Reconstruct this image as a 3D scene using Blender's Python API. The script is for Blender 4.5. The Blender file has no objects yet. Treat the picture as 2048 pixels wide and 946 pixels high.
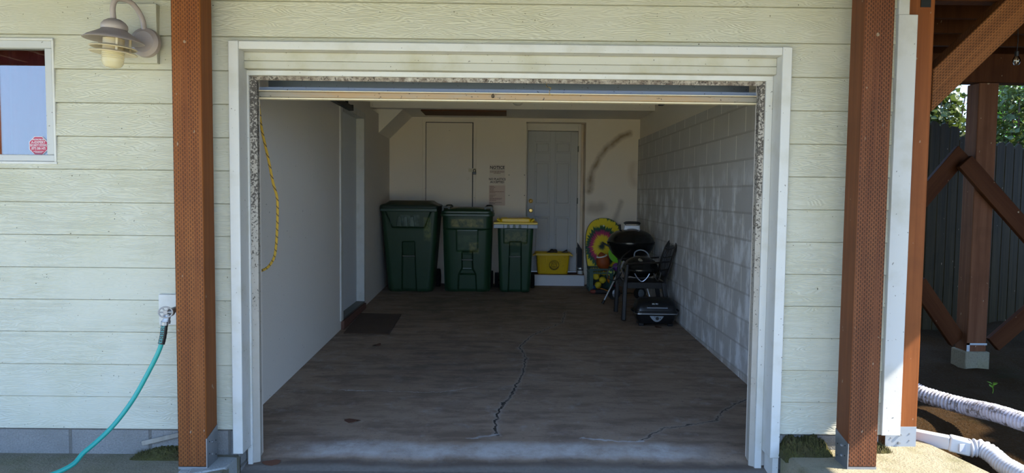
import bpy, math, random
import numpy as np
from mathutils import Vector, Matrix, Euler
random.seed(7)
RNG = np.random.default_rng(7)
S = bpy.context.scene
COL = S.collection
PI = math.pi
def R(d): return math.radians(d)
GAIN = 1.0          # reflectance level: outdoor colours darkened so the exposure can brighten the garage inside
def lin(c):
    o = []
    for v in c:
        v = v/255.0
        o.append(v/12.92 if v <= .04045 else ((v+.055)/1.055)**2.4)
    return (o[0]*GAIN, o[1]*GAIN, o[2]*GAIN, 1.0)

# ------------------------------------------------------------------ camera
FPX = 1450.0
CAMZ = 1.45
pitch, yaw, roll = R(3.39), R(.4), R(.6)
_f = Vector((math.sin(yaw)*math.cos(pitch), math.cos(yaw)*math.cos(pitch), -math.sin(pitch)))
_r = Vector((math.cos(yaw), -math.sin(yaw), 0))
_u = _r.cross(_f)
_r2 = math.cos(roll)*_r + math.sin(roll)*_u
_u2 = -math.sin(roll)*_r + math.cos(roll)*_u
cam = bpy.data.cameras.new('camera'); co = bpy.data.objects.new('camera', cam); COL.objects.link(co)
cam.sensor_width = 36; cam.sensor_fit = 'HORIZONTAL'; cam.lens = 36*FPX/2048; cam.clip_start = .05; cam.clip_end = 300
m = Matrix((_r2, _u2, -_f)).transposed().to_4x4(); m.translation = Vector((0, 0, CAMZ)); co.matrix_world = m
S.camera = co
def ray(px, py): return _f + _r2*((px-1024)/FPX) - _u2*((py-473)/FPX)
def at(px, py, Y):                       # the point of the plane y = Y that a measured spot of the photograph lies on
    d = ray(px, py); return Vector((0, 0, CAMZ)) + d*(Y/d.y)
def atz(px, py, Z):
    d = ray(px, py); return Vector((0, 0, CAMZ)) + d*((Z-CAMZ)/d.z)

# ------------------------------------------------------------------ light
SUN_DIR = Vector((.69, -.17, .69)).normalized()
SUN_STRENGTH = 5.0
SKY_STRENGTH = 1.5
GLOBE = 0.0                              # the globe lamp under the garage ceiling is off
S.view_settings.view_transform = 'Standard'; S.view_settings.look = 'None'
S.view_settings.exposure = 1.72; S.view_settings.gamma = 1.0; S.view_settings.use_curve_mapping = False
sl = bpy.data.lights.new('sun', 'SUN'); so = bpy.data.objects.new('sun', sl); COL.objects.link(so)
sl.energy = SUN_STRENGTH; sl.angle = R(.6); sl.color = (1.0, .92, .78)
so.rotation_euler = SUN_DIR.to_track_quat('Z', 'Y').to_euler(); so.location = SUN_DIR*30
w = bpy.data.worlds.new('sky'); S.world = w; w.use_nodes = True
wn = w.node_tree.nodes; wl = w.node_tree.links; wn.clear()
tc = wn.new('ShaderNodeTexCoord'); sx = wn.new('ShaderNodeSeparateXYZ'); rp = wn.new('ShaderNodeValToRGB')
bg = wn.new('ShaderNodeBackground'); ow = wn.new('ShaderNodeOutputWorld')
wl.new(tc.outputs['Generated'], sx.inputs[0]); wl.new(sx.outputs['Z'], rp.inputs[0]); wl.new(rp.outputs[0], bg.inputs[0]); wl.new(bg.outputs[0], ow.inputs[0])
e = rp.color_ramp.elements
e[0].position = 0.0; e[0].color = (.46, .67, 1.0, 1)
e[1].position = .6; e[1].color = (.22, .42, .85, 1)
bg.inputs[1].default_value = SKY_STRENGTH
S.cycles.max_bounces = 14; S.cycles.diffuse_bounces = 10; S.cycles.glossy_bounces = 5; S.cycles.transmission_bounces = 8
S.cycles.sample_clamp_indirect = 6.0

# ------------------------------------------------------------------ material helpers
class NT:
    def __init__(s, name):
        s.m = bpy.data.materials.new(name); s.m.use_nodes = True
        s.t = s.m.node_tree; s.t.nodes.clear()
        s.out = s.t.nodes.new('ShaderNodeOutputMaterial')
        s.b = s.t.nodes.new('ShaderNodeBsdfPrincipled'); s.t.links.new(s.b.outputs[0], s.out.inputs[0])
        s._co = None
    def n(s, ty): return s.t.nodes.new(ty)
    def put(s, inp, v):
        if isinstance(v, bpy.types.NodeSocket): s.t.links.new(v, inp)
        else: inp.default_value = v
    def co(s):
        if s._co is None:
            s._tc = s.n('ShaderNodeTexCoord'); s._co = s._tc.outputs['Object']
            s._xyz = s.n('ShaderNodeSeparateXYZ'); s.t.links.new(s._co, s._xyz.inputs[0])
        return s._co
    def xyz(s): s.co(); return s._xyz.outputs
    def math(s, op, a, b=0.0, c=0.0, clamp=False):
        q = s.n('ShaderNodeMath'); q.operation = op; q.use_clamp = clamp
        s.put(q.inputs[0], a); s.put(q.inputs[1], b)
        if len(q.inputs) > 2: s.put(q.inputs[2], c)
        return q.outputs[0]
    def comb(s, x, y, z):
        q = s.n('ShaderNodeCombineXYZ'); s.put(q.inputs[0], x); s.put(q.inputs[1], y); s.put(q.inputs[2], z); return q.outputs[0]
    def scaled(s, v, sc):
        q = s.n('ShaderNodeVectorMath'); q.operation = 'MULTIPLY'; s.put(q.inputs[0], v); q.inputs[1].default_value = sc; return q.outputs[0]
    def noise(s, scale, detail=4, vec=None, rough=.55, dist=0.0, col=False):
        q = s.n('ShaderNodeTexNoise'); q.inputs['Scale'].default_value = scale; q.inputs['Detail'].default_value = detail
        q.inputs['Roughness'].default_value = rough; q.inputs['Distortion'].default_value = dist
        s.put(q.inputs['Vector'], vec if vec is not None else s.co())
        return q.outputs[1 if col else 0]
    def ramp(s, fac, a, b, lo=0.0, hi=1.0):     # linear step a..b -> lo..hi
        q = s.n('ShaderNodeMapRange'); q.clamp = True
        s.put(q.inputs[0], fac); q.inputs[1].default_value = a; q.inputs[2].default_value = b
        s.put(q.inputs[3], lo); s.put(q.inputs[4], hi); return q.outputs[0]
    def mix(s, fac, a, b, mode='MIX'):
        q = s.n('ShaderNodeMix'); q.data_type = 'RGBA'; q.blend_type = mode
        s.put(q.inputs[0], fac); s.put(q.inputs[6], a); s.put(q.inputs[7], b); return q.outputs[2]
    def bump(s, h, strength=.5, dist=.01):
        q = s.n('ShaderNodeBump'); q.inputs['Strength'].default_value = strength; q.inputs['Distance'].default_value = dist
        s.put(q.inputs['Height'], h); s.t.links.new(q.outputs[0], s.b.inputs['Normal']); return q
    def set(s, color=None, rough=None, metal=None, spec=None):
        if color is not None: s.put(s.b.inputs['Base Color'], color)
        if rough is not None: s.put(s.b.inputs['Roughness'], rough)
        if metal is not None: s.put(s.b.inputs['Metallic'], metal)
        if spec is not None: s.put(s.b.inputs['Specular IOR Level'], spec)
        return s.m
    def boxmask(s, a, b, x0, x1, z0, z1, soft=.01):  # soft rectangle on two coordinates
        p = s.math('MULTIPLY', s.ramp(a, x0-soft, x0+soft), s.ramp(a, x1-soft, x1+soft, 1, 0))
        q = s.math('MULTIPLY', s.ramp(b, z0-soft, z0+soft), s.ramp(b, z1-soft, z1+soft, 1, 0))
        return s.math('MULTIPLY', p, q)
    def polyline(s, a, b, pts):                       # distance to a polyline on two coordinates
        res = None
        for (x0, y0), (x1, y1) in zip(pts[:-1], pts[1:]):
            dx, dy = x1-x0, y1-y0; L2 = dx*dx+dy*dy
            pa = s.math('SUBTRACT', a, x0); pb = s.math('SUBTRACT', b, y0)
            t = s.math('MULTIPLY_ADD', pa, dx/L2, s.math('MULTIPLY', pb, dy/L2))
            t = s.math('MAXIMUM', s.math('MINIMUM', t, 1.0), 0.0)
            ex = s.math('SUBTRACT', pa, s.math('MULTIPLY', t, dx)); ey = s.math('SUBTRACT', pb, s.math('MULTIPLY', t, dy))
            d = s.math('MULTIPLY_ADD', ex, ex, s.math('MULTIPLY', ey, ey))
            res = d if res is None else s.math('MINIMUM', res, d)
        return s.math('SQRT', res)

def simple(name, rgb, rough=.5, metal=0.0, vary=.12, scale=9.0, bump=0.0, bscale=60, spec=None):
    k = NT(name); c = lin(rgb)
    f = k.noise(scale, 5)
    d = tuple(v*(1-vary) for v in c[:3])+(1,); l = tuple(min(1, v*(1+vary)) for v in c[:3])+(1,)
    k.set(k.mix(f, d, l), rough, metal, spec)
    if bump: k.bump(k.noise(bscale, 3), bump, .004)
    return k.m

M = {}
GAIN = .575
def mk_siding():
    k = NT('siding_paint'); X, Y, Z = k.xyz()
    row = k.math('FLOOR', k.math('DIVIDE', k.math('SUBTRACT', Z, .115), .1802))
    off = k.math('MULTIPLY', row, 3.71)
    v = k.comb(k.math('MULTIPLY', k.math('ADD', X, off), 1.4), 0.0, k.math('ADD', k.math('MULTIPLY', Z, 9.0), off))
    g = k.noise(1.6, 2, v, .5)
    rings = k.math('SINE', k.math('MULTIPLY', g, 150.0))
    fine = k.noise(1.0, 4, k.comb(k.math('MULTIPLY', X, 9), 0.0, k.math('MULTIPLY', Z, 160)))
    big = k.noise(1.7, 3)
    h = k.math('MULTIPLY', rings, k.ramp(big, .4, .6, .12, 1.0))
    h = k.math('ADD', h, fine)
    dirt = k.ramp(k.noise(3.0, 5), .45, .8)
    specks = k.ramp(k.noise(75, 1), .76, .79)
    c = k.mix(dirt, lin((234, 231, 208)), lin((226, 222, 192)))
    c = k.mix(k.math('MULTIPLY', k.ramp(rings, -.2, -1.0), .07), c, lin((150, 152, 120)))
    fr = k.math('FRACT', k.math('DIVIDE', k.math('SUBTRACT', Z, .115), .1802))
    c = k.mix(specks, c, lin((110, 105, 85)))
    k.bump(h, .35, .004); M['siding'] = k.set(c, .55)
mk_siding()
def mk_white(name, base, stain, amount):
    k = NT(name); n = k.noise(2.2, 6); s = k.ramp(k.noise(5, 5), .5, .75)
    c = k.mix(k.math('MULTIPLY', s, amount), lin(base), lin(stain))
    specks = k.ramp(k.noise(60, 1), .75, .78)
    c = k.mix(k.math('MULTIPLY', specks, .7), c, lin((90, 80, 60)))
    k.bump(k.noise(14, 4), .12, .004)
    M[name] = k.set(c, .5)
mk_white('white_trim', (248, 246, 238), (205, 198, 168), .5)
mk_white('cream_fascia', (226, 222, 204), (190, 180, 130), .6)
mk_white('white_vinyl', (228, 228, 224), (205, 204, 196), .3)
def mk_mould(name, side):
    k = NT(name); X, Y, Z = k.xyz()
    n = k.noise(9, 3); f = k.noise(85, 2, None, .7)
    if side: amt = k.ramp(k.math('ADD', k.math('MULTIPLY', n, .35), k.ramp(Z, .1, 1.9, .0, .30)), .20, .5)
    else: amt = k.ramp(n, .3, .7, .25, .7)
    thr = k.math('SUBTRACT', .74, k.math('MULTIPLY', amt, .30))
    mk = k.math('GREATER_THAN', f, thr)
    base = k.mix(n, lin((216, 208, 196)), lin((188, 178, 160)))
    if not side: base = k.mix(k.ramp(k.noise(26, 5, None, .7), .4, .6), k.mix(k.ramp(k.noise(4, 3), .4, .6), lin((196, 184, 166)), lin((226, 218, 204))), lin((122, 106, 92)))
    c = k.mix(k.math('MULTIPLY', mk, .85), base, lin((58, 48, 42)))
    M[name] = k.set(c, .75)
mk_mould('mould_side', True); mk_mould('mould_top', False)
def mk_stain(name, a, b, incise, knots=0.0, dark=.55):
    k = NT(name); X, Y, Z = k.xyz()
    grain = k.noise(1.0, 6, k.comb(k.math('MULTIPLY', X, 26), k.math('MULTIPLY', Y, 26), k.math('MULTIPLY', Z, 1.3)), .6, .4)
    blotch = k.noise(3.2, 4)
    c = k.mix(k.ramp(grain, .3, .7), lin(a), lin(b))
    c = k.mix(k.ramp(blotch, .5, .8, 0, .45), c, lin(tuple(v*.62 for v in a)))
    streak = k.noise(1.0, 3, k.comb(k.math('MULTIPLY', X, 60), k.math('MULTIPLY', Y, 60), k.math('MULTIPLY', Z, .5)))
    c = k.mix(k.ramp(streak, .55, .75, 0, .3), c, lin(tuple(min(255, v*1.22) for v in b)))
    spot = k.ramp(k.noise(34, 1, k.comb(X, Y, k.math('MULTIPLY', Z, .6))), .77, .79)
    c = k.mix(k.math('MULTIPLY', spot, .6), c, lin((200, 180, 150)))
    h = grain
    if incise:
        nn = k.n('ShaderNodeSeparateXYZ'); k.t.links.new(k._tc.outputs['Normal'], nn.inputs[0])
        if incise == 'front': face = k.ramp(k.math('ABSOLUTE', nn.outputs[1]), .6, .8)
        else: face = k.ramp(k.math('ABSOLUTE', nn.outputs[1]), -.2, -.1)
        u = k.math('DIVIDE', k.math('ADD', X, Y), .0115)
        col = k.math('FLOOR', u)
        w_ = k.noise(1, 2, k.comb(k.math('MULTIPLY', X, 20), k.math('MULTIPLY', Y, 20), k.math('MULTIPLY', Z, 9)))
        v = k.math('ADD', k.math('DIVIDE', Z, .0225), k.math('MULTIPLY', k.math('MODULO', k.math('ABSOLUTE', col), 2.0), .5))
        v = k.math('ADD', v, k.math('MULTIPLY', w_, .25))
        fu = k.math('ABSOLUTE', k.math('SUBTRACT', k.math('FRACT', u), .5)); fv = k.math('ABSOLUTE', k.math('SUBTRACT', k.math('FRACT', v), .5))
        mk = k.math('MULTIPLY', k.ramp(fu, .30, .14), k.ramp(fv, .33, .22))
        lane = k.ramp(k.noise(1, 1, k.comb(k.math('MULTIPLY', k.math('ADD', X, Y), 30), 0.0, k.math('MULTIPLY', Z, .8))), .32, .5, .25, 1)
        mk = k.math('MULTIPLY', k.math('MULTIPLY', mk, face), lane)
        c = k.mix(k.math('MULTIPLY', mk, .75), c, lin(tuple(v*dark for v in a)))
        h = k.math('SUBTRACT', k.math('MULTIPLY', grain, .35), mk)
    k.bump(h, .5, .004)
    M[name] = k.set(c, .62, None, .06 if name in ('grey_fence', 'cedar_shade', 'cedar_shade_post') else .25)
mk_stain('cedar_incised', (140, 76, 30), (164, 98, 44), 'front')
mk_stain('cedar_incised_dark', (120, 68, 38), (142, 86, 50), 'front', dark=.3)
mk_stain('cedar_light_incised', (136, 82, 38), (160, 102, 52), 'all', dark=.5)
mk_stain('cedar_plain', (150, 82, 34), (172, 100, 46), None)
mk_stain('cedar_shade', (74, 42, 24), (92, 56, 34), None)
mk_stain('cedar_shade_post', (106, 68, 48), (128, 88, 64), None)  # darker copy of the post timber, under-deck shade put into its colour
mk_stain('brown_plank', (112, 66, 34), (132, 82, 46), None)
mk_stain('grey_fence', (46, 39, 22), (70, 61, 36), None)  # fence boards coloured darker in place of the shade they stand in
mk_stain('grey_stick', (168, 160, 146), (190, 184, 170), None)
GAIN = 1.0
def mk_plaster(name, rgb, rgb2, bump=.5, bs=90):
    k = NT(name); n = k.noise(1.1, 5); c = k.mix(n, lin(rgb), lin(rgb2))
    sc = k.ramp(k.noise(6, 5, None, .7), .62, .8, 0, .25)
    c = k.mix(sc, c, lin(tuple(v*.8 for v in rgb)))
    spk = k.ramp(k.noise(38, 1), .78, .8, 0, .7)
    c = k.mix(spk, c, lin((80, 70, 60)))
    k.bump(k.noise(bs, 3), bump, .003); M[name] = k.set(c, .75)
mk_plaster('plaster', (214, 206, 194), (206, 199, 188)); mk_plaster('ceiling_paint', (232, 225, 212), (226, 218, 204), .2)
mk_plaster('door_paint_white', (206, 208, 208), (196, 198, 198), .05); mk_plaster('door_paint_grey', (196, 196, 194), (188, 188, 187), .05)
mk_plaster('white_block', (226, 226, 228), (198, 196, 196), .4, 40)
def mk_backwall():
    k = NT('back_wall_paint'); X, Y, Z = k.xyz(); n = k.noise(1.2, 5)
    c = k.mix(n, lin((240, 228, 208)), lin((232, 218, 196)))
    # arc-shaped mould stain over the grill corner
    nx = k.math('ADD', X, k.math('MULTIPLY', k.math('SUBTRACT', k.noise(5, 3), .5), .10))
    d = k.polyline(nx, Z, [(1.84, 2.375), (1.70, 2.32), (1.60, 2.235), (1.47, 2.12), (1.37, 2.0), (1.29, 1.82), (1.255, 1.62), (1.24, 1.5)])
    wdt = k.ramp(d, .07, .0)
    c = k.mix(k.math('MULTIPLY', wdt, k.ramp(k.noise(7, 4), .3, .6, .45, .9)), c, lin((134, 106, 68)))
    d2 = k.polyline(nx, Z, [(1.28, 1.24), (1.36, 1.23), (1.42, 1.25)])
    c = k.mix(k.ramp(d2, .13, .03, 0, .45), c, lin((120, 98, 66)))
    d3 = k.polyline(nx, Z, [(1.73, 1.34), (1.66, 1.13), (1.63, .98)])
    c = k.mix(k.ramp(d3, .06, .01, 0, .4), c, lin((120, 98, 66)))
    d4 = k.polyline(nx, Z, [(1.90, 1.9), (1.88, 1.72), (1.92, 1.62)])
    c = k.mix(k.ramp(d4, .09, .01, 0, .25), c, lin((150, 116, 70)))
    spk = k.ramp(k.noise(30, 2), .74, .77, 0, .5); c = k.mix(spk, c, lin((120, 110, 98)))
    k.bump(k.noise(70, 3), .25, .003); M['back_wall'] = k.set(c, .75)
mk_backwall()
def brick_nodes(k, vec, bw, rh, mortar, offset=.5):
    q = k.n('ShaderNodeTexBrick'); k.put(q.inputs['Vector'], vec); q.offset = offset; q.squash = 1
    q.inputs['Scale'].default_value = 1; q.inputs['Brick Width'].default_value = bw; q.inputs['Row Height'].default_value = rh
    q.inputs['Mortar Size'].default_value = mortar; q.inputs['Mortar Smooth'].default_value = .2
    q.inputs['Color1'].default_value = (.2, .2, .2, 1); q.inputs['Color2'].default_value = (.8, .8, .8, 1)
    return q
def mk_block():
    k = NT('painted_block'); X, Y, Z = k.xyz()
    q = brick_nodes(k, k.comb(k.math('ADD', Y, 10.08), k.math('ADD', Z, 5*.2165-1.53), 0.0), .47, .2165, .0075)
    tone = k.n('ShaderNodeSeparateXYZ'); k.t.links.new(q.outputs['Color'], tone.inputs[0])
    c = k.mix(tone.outputs[0], lin((188, 186, 183)), lin((198, 196, 192)))
    stain = k.ramp(k.noise(1.0, 5, k.comb(k.math('MULTIPLY', Y, 4.5), 0.0, k.math('MULTIPLY', Z, 2.6)), .6), .48, .60, 0, .9)
    c = k.mix(k.math('MULTIPLY', stain, k.ramp(Z, 1.75, 1.4)), c, lin((240, 241, 242)))
    c = k.mix(k.ramp(k.noise(3, 5), .5, .8, 0, .3), c, lin((160, 156, 150)))
    band = k.ramp(k.math('ADD', Z, k.math('MULTIPLY', k.noise(4, 3), .08)), .07, .03)
    c = k.mix(k.math('MULTIPLY', band, .5), c, lin((150, 132, 110)))
    hz_ = k.math('ABSOLUTE', k.math('SUBTRACT', k.math('FRACT', k.math('DIVIDE', k.math('ADD', Z, 5*.2165-1.53), .2165)), .5)); hm = k.ramp(hz_, .455, .465)
    vm = k.math('MULTIPLY', q.outputs['Fac'], k.math('SUBTRACT', 1.0, hm))
    c = k.mix(k.math('MULTIPLY', vm, .9), c, lin((252, 248, 240)))
    c = k.mix(k.math('MULTIPLY', hm, .35), c, lin((150, 144, 134)))
    k.bump(k.math('ADD', k.math('MULTIPLY', q.outputs['Fac'], -1.0), k.math('MULTIPLY', k.noise(60, 3), .35)), .6, .006)
    M['block'] = k.set(c, .7)
mk_block()
GAIN = .575
def mk_foundation():
    k = NT('foundation_block'); X, Y, Z = k.xyz()
    q = brick_nodes(k, k.comb(k.math('ADD', X, 10.22), k.math('ADD', Z, .1), 0.0), .445, .215, .009)
    c = k.mix(k.noise(120, 3), lin((120, 120, 118)), lin((186, 184, 178)))
    c = k.mix(k.ramp(k.noise(5, 4), .4, .7, 0, .6), c, lin((140, 138, 132)))
    c = k.mix(q.outputs['Fac'], c, lin((128, 124, 116)))
    k.bump(k.math('SUBTRACT', k.noise(90, 4), q.outputs['Fac']), .9, .008); M['foundation'] = k.set(c, .95)
mk_foundation()
GAIN = .72
def mk_floor():
    k = NT('garage_concrete'); X, Y, Z = k.xyz()
    n1 = k.noise(1.3, 6, None, .65); n2 = k.noise(7, 6, None, .7); n3 = k.noise(1.0, 5, k.comb(k.math('MULTIPLY', X, 2.2), k.math('MULTIPLY', Y, 7), 0.0), .65)
    c = k.mix(n1, lin((156, 132, 112)), lin((184, 162, 140)))
    c = k.mix(k.ramp(n3, .46, .62, 0, .75), c, lin((124, 103, 86)))
    c = k.mix(k.ramp(n2, .54, .70, 0, .6), c, lin((186, 177, 170)))
    c = k.mix(k.ramp(k.noise(2.6, 8, None, .75), .50, .60, 0, .5), c, lin((130, 108, 92)))
    c = k.mix(k.ramp(k.noise(30, 6, None, .75), .58, .68, 0, .6), c, lin((84, 75, 70)))
    c = k.mix(k.ramp(k.noise(90, 3), .70, .74, 0, .5), c, lin((206, 200, 192)))
    # damp greenish wear towards the bins
    wet = k.math('MULTIPLY', k.boxmask(X, Y, -1.3, .7, 8.2, 9.7, .5), k.ramp(n1, .35, .6))
    c = k.mix(k.math('MULTIPLY', wet, .6), c, lin((100, 95, 76)))
    dark = k.math('MULTIPLY', k.boxmask(X, Y, -1.2, .1, 5.4, 7.2, .45), k.ramp(n3, .3, .6)); c = k.mix(k.math('MULTIPLY', dark, .45), c, lin((108, 98, 92)))
    # pale worn lip at the threshold
    yl = k.math('ADD', Y, k.math('MULTIPLY', k.math('SUBTRACT', k.noise(3, 4), .5), .12))
    lip = k.math('MULTIPLY', k.ramp(yl, 4.15, 4.21), k.ramp(yl, 4.40, 4.33))
    lip = k.math('MULTIPLY', lip, k.boxmask(X, Y, -1.22, 1.15, 0, 9, .16))
    c = k.mix(k.math('MULTIPLY', lip, k.ramp(k.noise(5, 7, None, .75), .36, .62, .25, 1)), c, lin((206, 199, 192)))
    gr = k.math('MULTIPLY', k.ramp(yl, 4.17, 4.12), k.ramp(yl, 4.04, 4.08)); c = k.mix(k.math('MULTIPLY', gr, .7), c, lin((78, 70, 64)))
    ap = k.ramp(yl, 4.1, 4.06); c = k.mix(ap, c, k.mix(k.noise(50, 3), lin((112, 106, 98)), lin((148, 140, 130))))
    # cracks
    jx = k.math('ADD', X, k.math('MULTIPLY', k.math('SUBTRACT', k.noise(14, 4), .5), .07))
    jy = k.math('ADD', Y, k.math('MULTIPLY', k.math('SUBTRACT', k.noise(14, 4, k.comb(k.math('ADD', X, 9.0), Y, 0.0)), .5), .09))
    A = CR['main']; d = k.polyline(jx, jy, A); d2 = k.polyline(jx, jy, CR['right'])
    wide = k.ramp(Y, 4.3, 7.0, .0105, .004)
    ck = k.math('LESS_THAN', d, wide); ck2 = k.math('LESS_THAN', d2, .006)
    edge = k.ramp(d, .03, .012, 0, .45); edge2 = k.ramp(d2, .03, .01, 0, .35)
    c = k.mix(edge, c, lin((182, 174, 166))); c = k.mix(edge2, c, lin((182, 174, 166)))
    c = k.mix(k.math('MULTIPLY', ck, k.ramp(n2, .35, .55, .5, 1)), c, lin((44, 38, 34))); c = k.mix(k.math('MULTIPLY', ck2, k.ramp(n2, .35, .55, .3, .9)), c, lin((50, 44, 40)))
    for key, wv in (('white', .011), ('white2', .009), ('hair', .004)):
        dd = k.polyline(jx, jy, CR[key]); f = k.math('MULTIPLY', k.ramp(dd, wv*1.6, wv*.6), k.ramp(k.noise(9, 3), .3, .6, .2, .9))
        c = k.mix(f, c, lin((206, 204, 204)))
    k.bump(k.math('SUBTRACT', k.math('MULTIPLY', n2, .5), k.math('MULTIPLY', k.math('MAXIMUM', ck, ck2), 1.5)), .5, .012)
    M['floor'] = k.set(c, k.ramp(n1, .3, .7, .62, .85))
def flo(px, py):
    d = ray(px, py); t = (CAMZ+.0225*7.75)/(.0225*d.y-d.z); p = Vector((0, 0, CAMZ))+d*t; return (p.x, p.y)
CR = {}
CR['main'] = [flo(*p) for p in ((993, 872), (991, 845), (1000, 818), (1022, 790), (1037, 765), (1048, 735), (1052, 718), (1040, 694), (1062, 672), (1100, 655), (1125, 645), (1130, 625))]
CR['right'] = [flo(*p) for p in ((1278, 883), (1300, 872), (1325, 857), (1390, 848), (1432, 842), (1446, 822), (1470, 808), (1502, 797))]
CR['white'] = [flo(*p) for p in ((935, 877), (965, 874), (993, 869))]
CR['white2'] = [flo(*p) for p in ((1165, 877), (1215, 880), (1255, 884), (1285, 882))]
CR['hair'] = [flo(*p) for p in ((680, 780), (760, 782), (880, 785), (960, 772))]
mk_floor()
GAIN = .575
def mk_conc(name, a, b, moss=0.0, pit=.5):
    k = NT(name); n = k.noise(3, 6, None, .65); f = k.noise(70, 4, None, .7)
    c = k.mix(n, lin(a), lin(b)); c = k.mix(k.ramp(f, .55, .7, 0, .55), c, lin(tuple(v*.7 for v in a)))
    if moss: c = k.mix(k.math('MULTIPLY', k.ramp(k.noise(4, 5), .5, .68), moss), c, lin((110, 110, 40)))
    k.bump(k.math('ADD', f, k.noise(12, 5)), pit, .012); M[name] = k.set(c, .92)
mk_conc('slab_concrete', (136, 130, 108), (172, 165, 140), .35, .9); mk_conc('pad_concrete', (170, 160, 132), (208, 198, 168), .5, 1.0); mk_conc('footing_concrete', (178, 184, 182), (204, 208, 204), .12, .8)
GAIN = 1.0
mk_conc('drive_concrete', (206, 194, 160), (220, 208, 174), 0)
mk_conc('dry_ground', (206, 188, 128), (218, 202, 146), 0)
GAIN = .28  # soil colour pulled down to carry the shade under the deck
def mk_soil():
    k = NT('soil'); n = k.noise(6, 6, None, .7); f = k.noise(60, 4, None, .75)
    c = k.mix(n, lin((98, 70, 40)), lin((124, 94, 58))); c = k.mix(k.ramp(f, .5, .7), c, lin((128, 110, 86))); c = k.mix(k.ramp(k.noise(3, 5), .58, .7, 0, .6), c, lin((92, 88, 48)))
    k.bump(k.math('ADD', f, n), 1.0, .03); M['soil'] = k.set(c, 1.0, None, .05)
mk_soil()
GAIN = .7
def mk_moss():
    k = NT('moss'); n = k.noise(40, 5, None, .7); c = k.mix(n, lin((48, 46, 16)), lin((104, 100, 40))); c = k.mix(k.ramp(k.noise(9, 4), .5, .7, 0, .7), c, lin((86, 74, 42)))
    k.bump(k.noise(120, 4), 1.0, .02); M['moss'] = k.set(c, 1.0)
mk_moss()
GAIN = 1.0
def mk_bin(name, rgb, patches):
    k = NT(name); X, Y, Z = k.xyz(); c = lin(rgb)
    c = k.mix(k.noise(4, 5), tuple(v*.8 for v in c[:3])+(1,), tuple(v*1.2 for v in c[:3])+(1,))
    for (x0, x1, z0, z1, col, amt) in patches:
        mk = k.math('MULTIPLY', k.boxmask(X, Z, x0, x1, z0, z1, .012), k.ramp(k.noise(11, 5, None, .7), .38, .62))
        mk = k.math('MULTIPLY', mk, k.ramp(Y, -.1, -.14)); c = k.mix(k.math('MULTIPLY', mk, amt), c, lin(col))
    k.bump(k.noise(160, 2), .12, .002); M[name] = k.set(c, .38)
mk_bin('bin_green', (34, 60, 38), [(.20, .30, .72, 1.05, (120, 128, 70), .5), (-.12, .14, .93, 1.08, (130, 150, 140), .35)])
mk_bin('bin_green_worn', (34, 63, 40), [(-.22, .22, .92, 1.03, (150, 142, 84), .8), (-.13, .16, .55, .80, (70, 96, 66), .6), (.03, .16, .55, .70, (150, 142, 84), .6)])
mk_bin('bin_green_small', (34, 64, 42), [(-.15, .16, .66, .86, (120, 122, 80), .6)])
M['bin_lid'] = simple('bin_lid', (24, 40, 28), .42); M['yellow_lid'] = simple('yellow_lid', (236, 196, 6), .38)
def mk_tote():
    k = NT('yellow_tote'); c = k.mix(k.noise(6, 5), lin((206, 164, 8)), lin((226, 186, 16))); c = k.mix(k.ramp(k.noise(22, 4), .62, .75, 0, .4), c, lin((120, 96, 20))); M['tote'] = k.set(c, .42)
mk_tote()
M['black_plastic'] = simple('black_plastic', (26, 24, 24), .42); M['chair_plastic'] = simple('chair_plastic', (31, 28, 28), .45)
M['black_enamel'] = simple('black_enamel', (20, 20, 19), .22); M['black_satin'] = simple('black_satin', (18, 18, 20), .32)
M['rubber'] = simple('rubber', (20, 20, 20), .7); M['aluminium'] = simple('aluminium', (205, 210, 214), .32, 1.0, .05); M['chrome'] = simple('chrome', (190, 194, 200), .34, 1.0, .03)
M['silver_plastic'] = simple('silver_plastic', (150, 158, 168), .35, .6); M['handle_paint'] = simple('handle_paint', (150, 146, 142), .5, .2, .25, 60); M['galvanised'] = simple('galvanised', (150, 152, 154), .45, .8, .12, 22)
M['grey_metal'] = simple('grey_metal', (150, 156, 162), .5, .3, .1, 18); M['dirty_metal'] = simple('dirty_metal', (106, 108, 102), .5, .7, .25, 30)
def mk_rail():
    k = NT('dirty_rail'); X, Y, Z = k.xyz(); n = k.noise(1.0, 5, k.comb(k.math('MULTIPLY', X, 5), k.math('MULTIPLY', Y, 20), k.math('MULTIPLY', Z, 40)), .7)
    amt = k.math('MULTIPLY', k.ramp(k.math('ABSOLUTE', X), 1.45, 1.0), 1.0)
    c = k.mix(n, lin((150, 148, 138)), lin((120, 116, 104))); c = k.mix(k.math('MULTIPLY', amt, k.ramp(n, .3, .6, .4, .95)), c, lin((166, 134, 92)))
    c = k.mix(k.ramp(k.noise(55, 3), .66, .7), c, lin((60, 48, 36))); M['rail'] = k.set(c, .55)
mk_rail()
def mk_bluepanel():
    k = NT('door_steel'); c = k.mix(k.ramp(k.noise(70, 2), .68, .72, 0, .8), lin((150, 164, 190)), lin((50, 48, 46))); M['door_steel'] = k.set(c, .3, .5)
mk_bluepanel()
M['rust_white'] = simple('rust_white', (214, 200, 166), .5, 0, .1, 20)
M['brass'] = simple('brass', (230, 190, 110), .36, 1.0, .05); M['dark_metal'] = simple('dark_metal', (38, 40, 38), .5, .6)
M['grey_cap'] = simple('lamp_metal', (164, 152, 144), .5, .1, .12, 14); M['lamp_inner'] = simple('lamp_inner', (206, 192, 160), .5)
M['paper'] = simple('paper', (226, 212, 192), .8, 0, .05, 5); M['paper_pink'] = simple('paper_warm', (214, 190, 170), .8, 0, .05, 5); M['ink'] = simple('ink', (36, 30, 28), .8, 0, .05); M['red_ink'] = simple('faded_ink', (122, 84, 72), .8, 0, .05)
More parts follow.
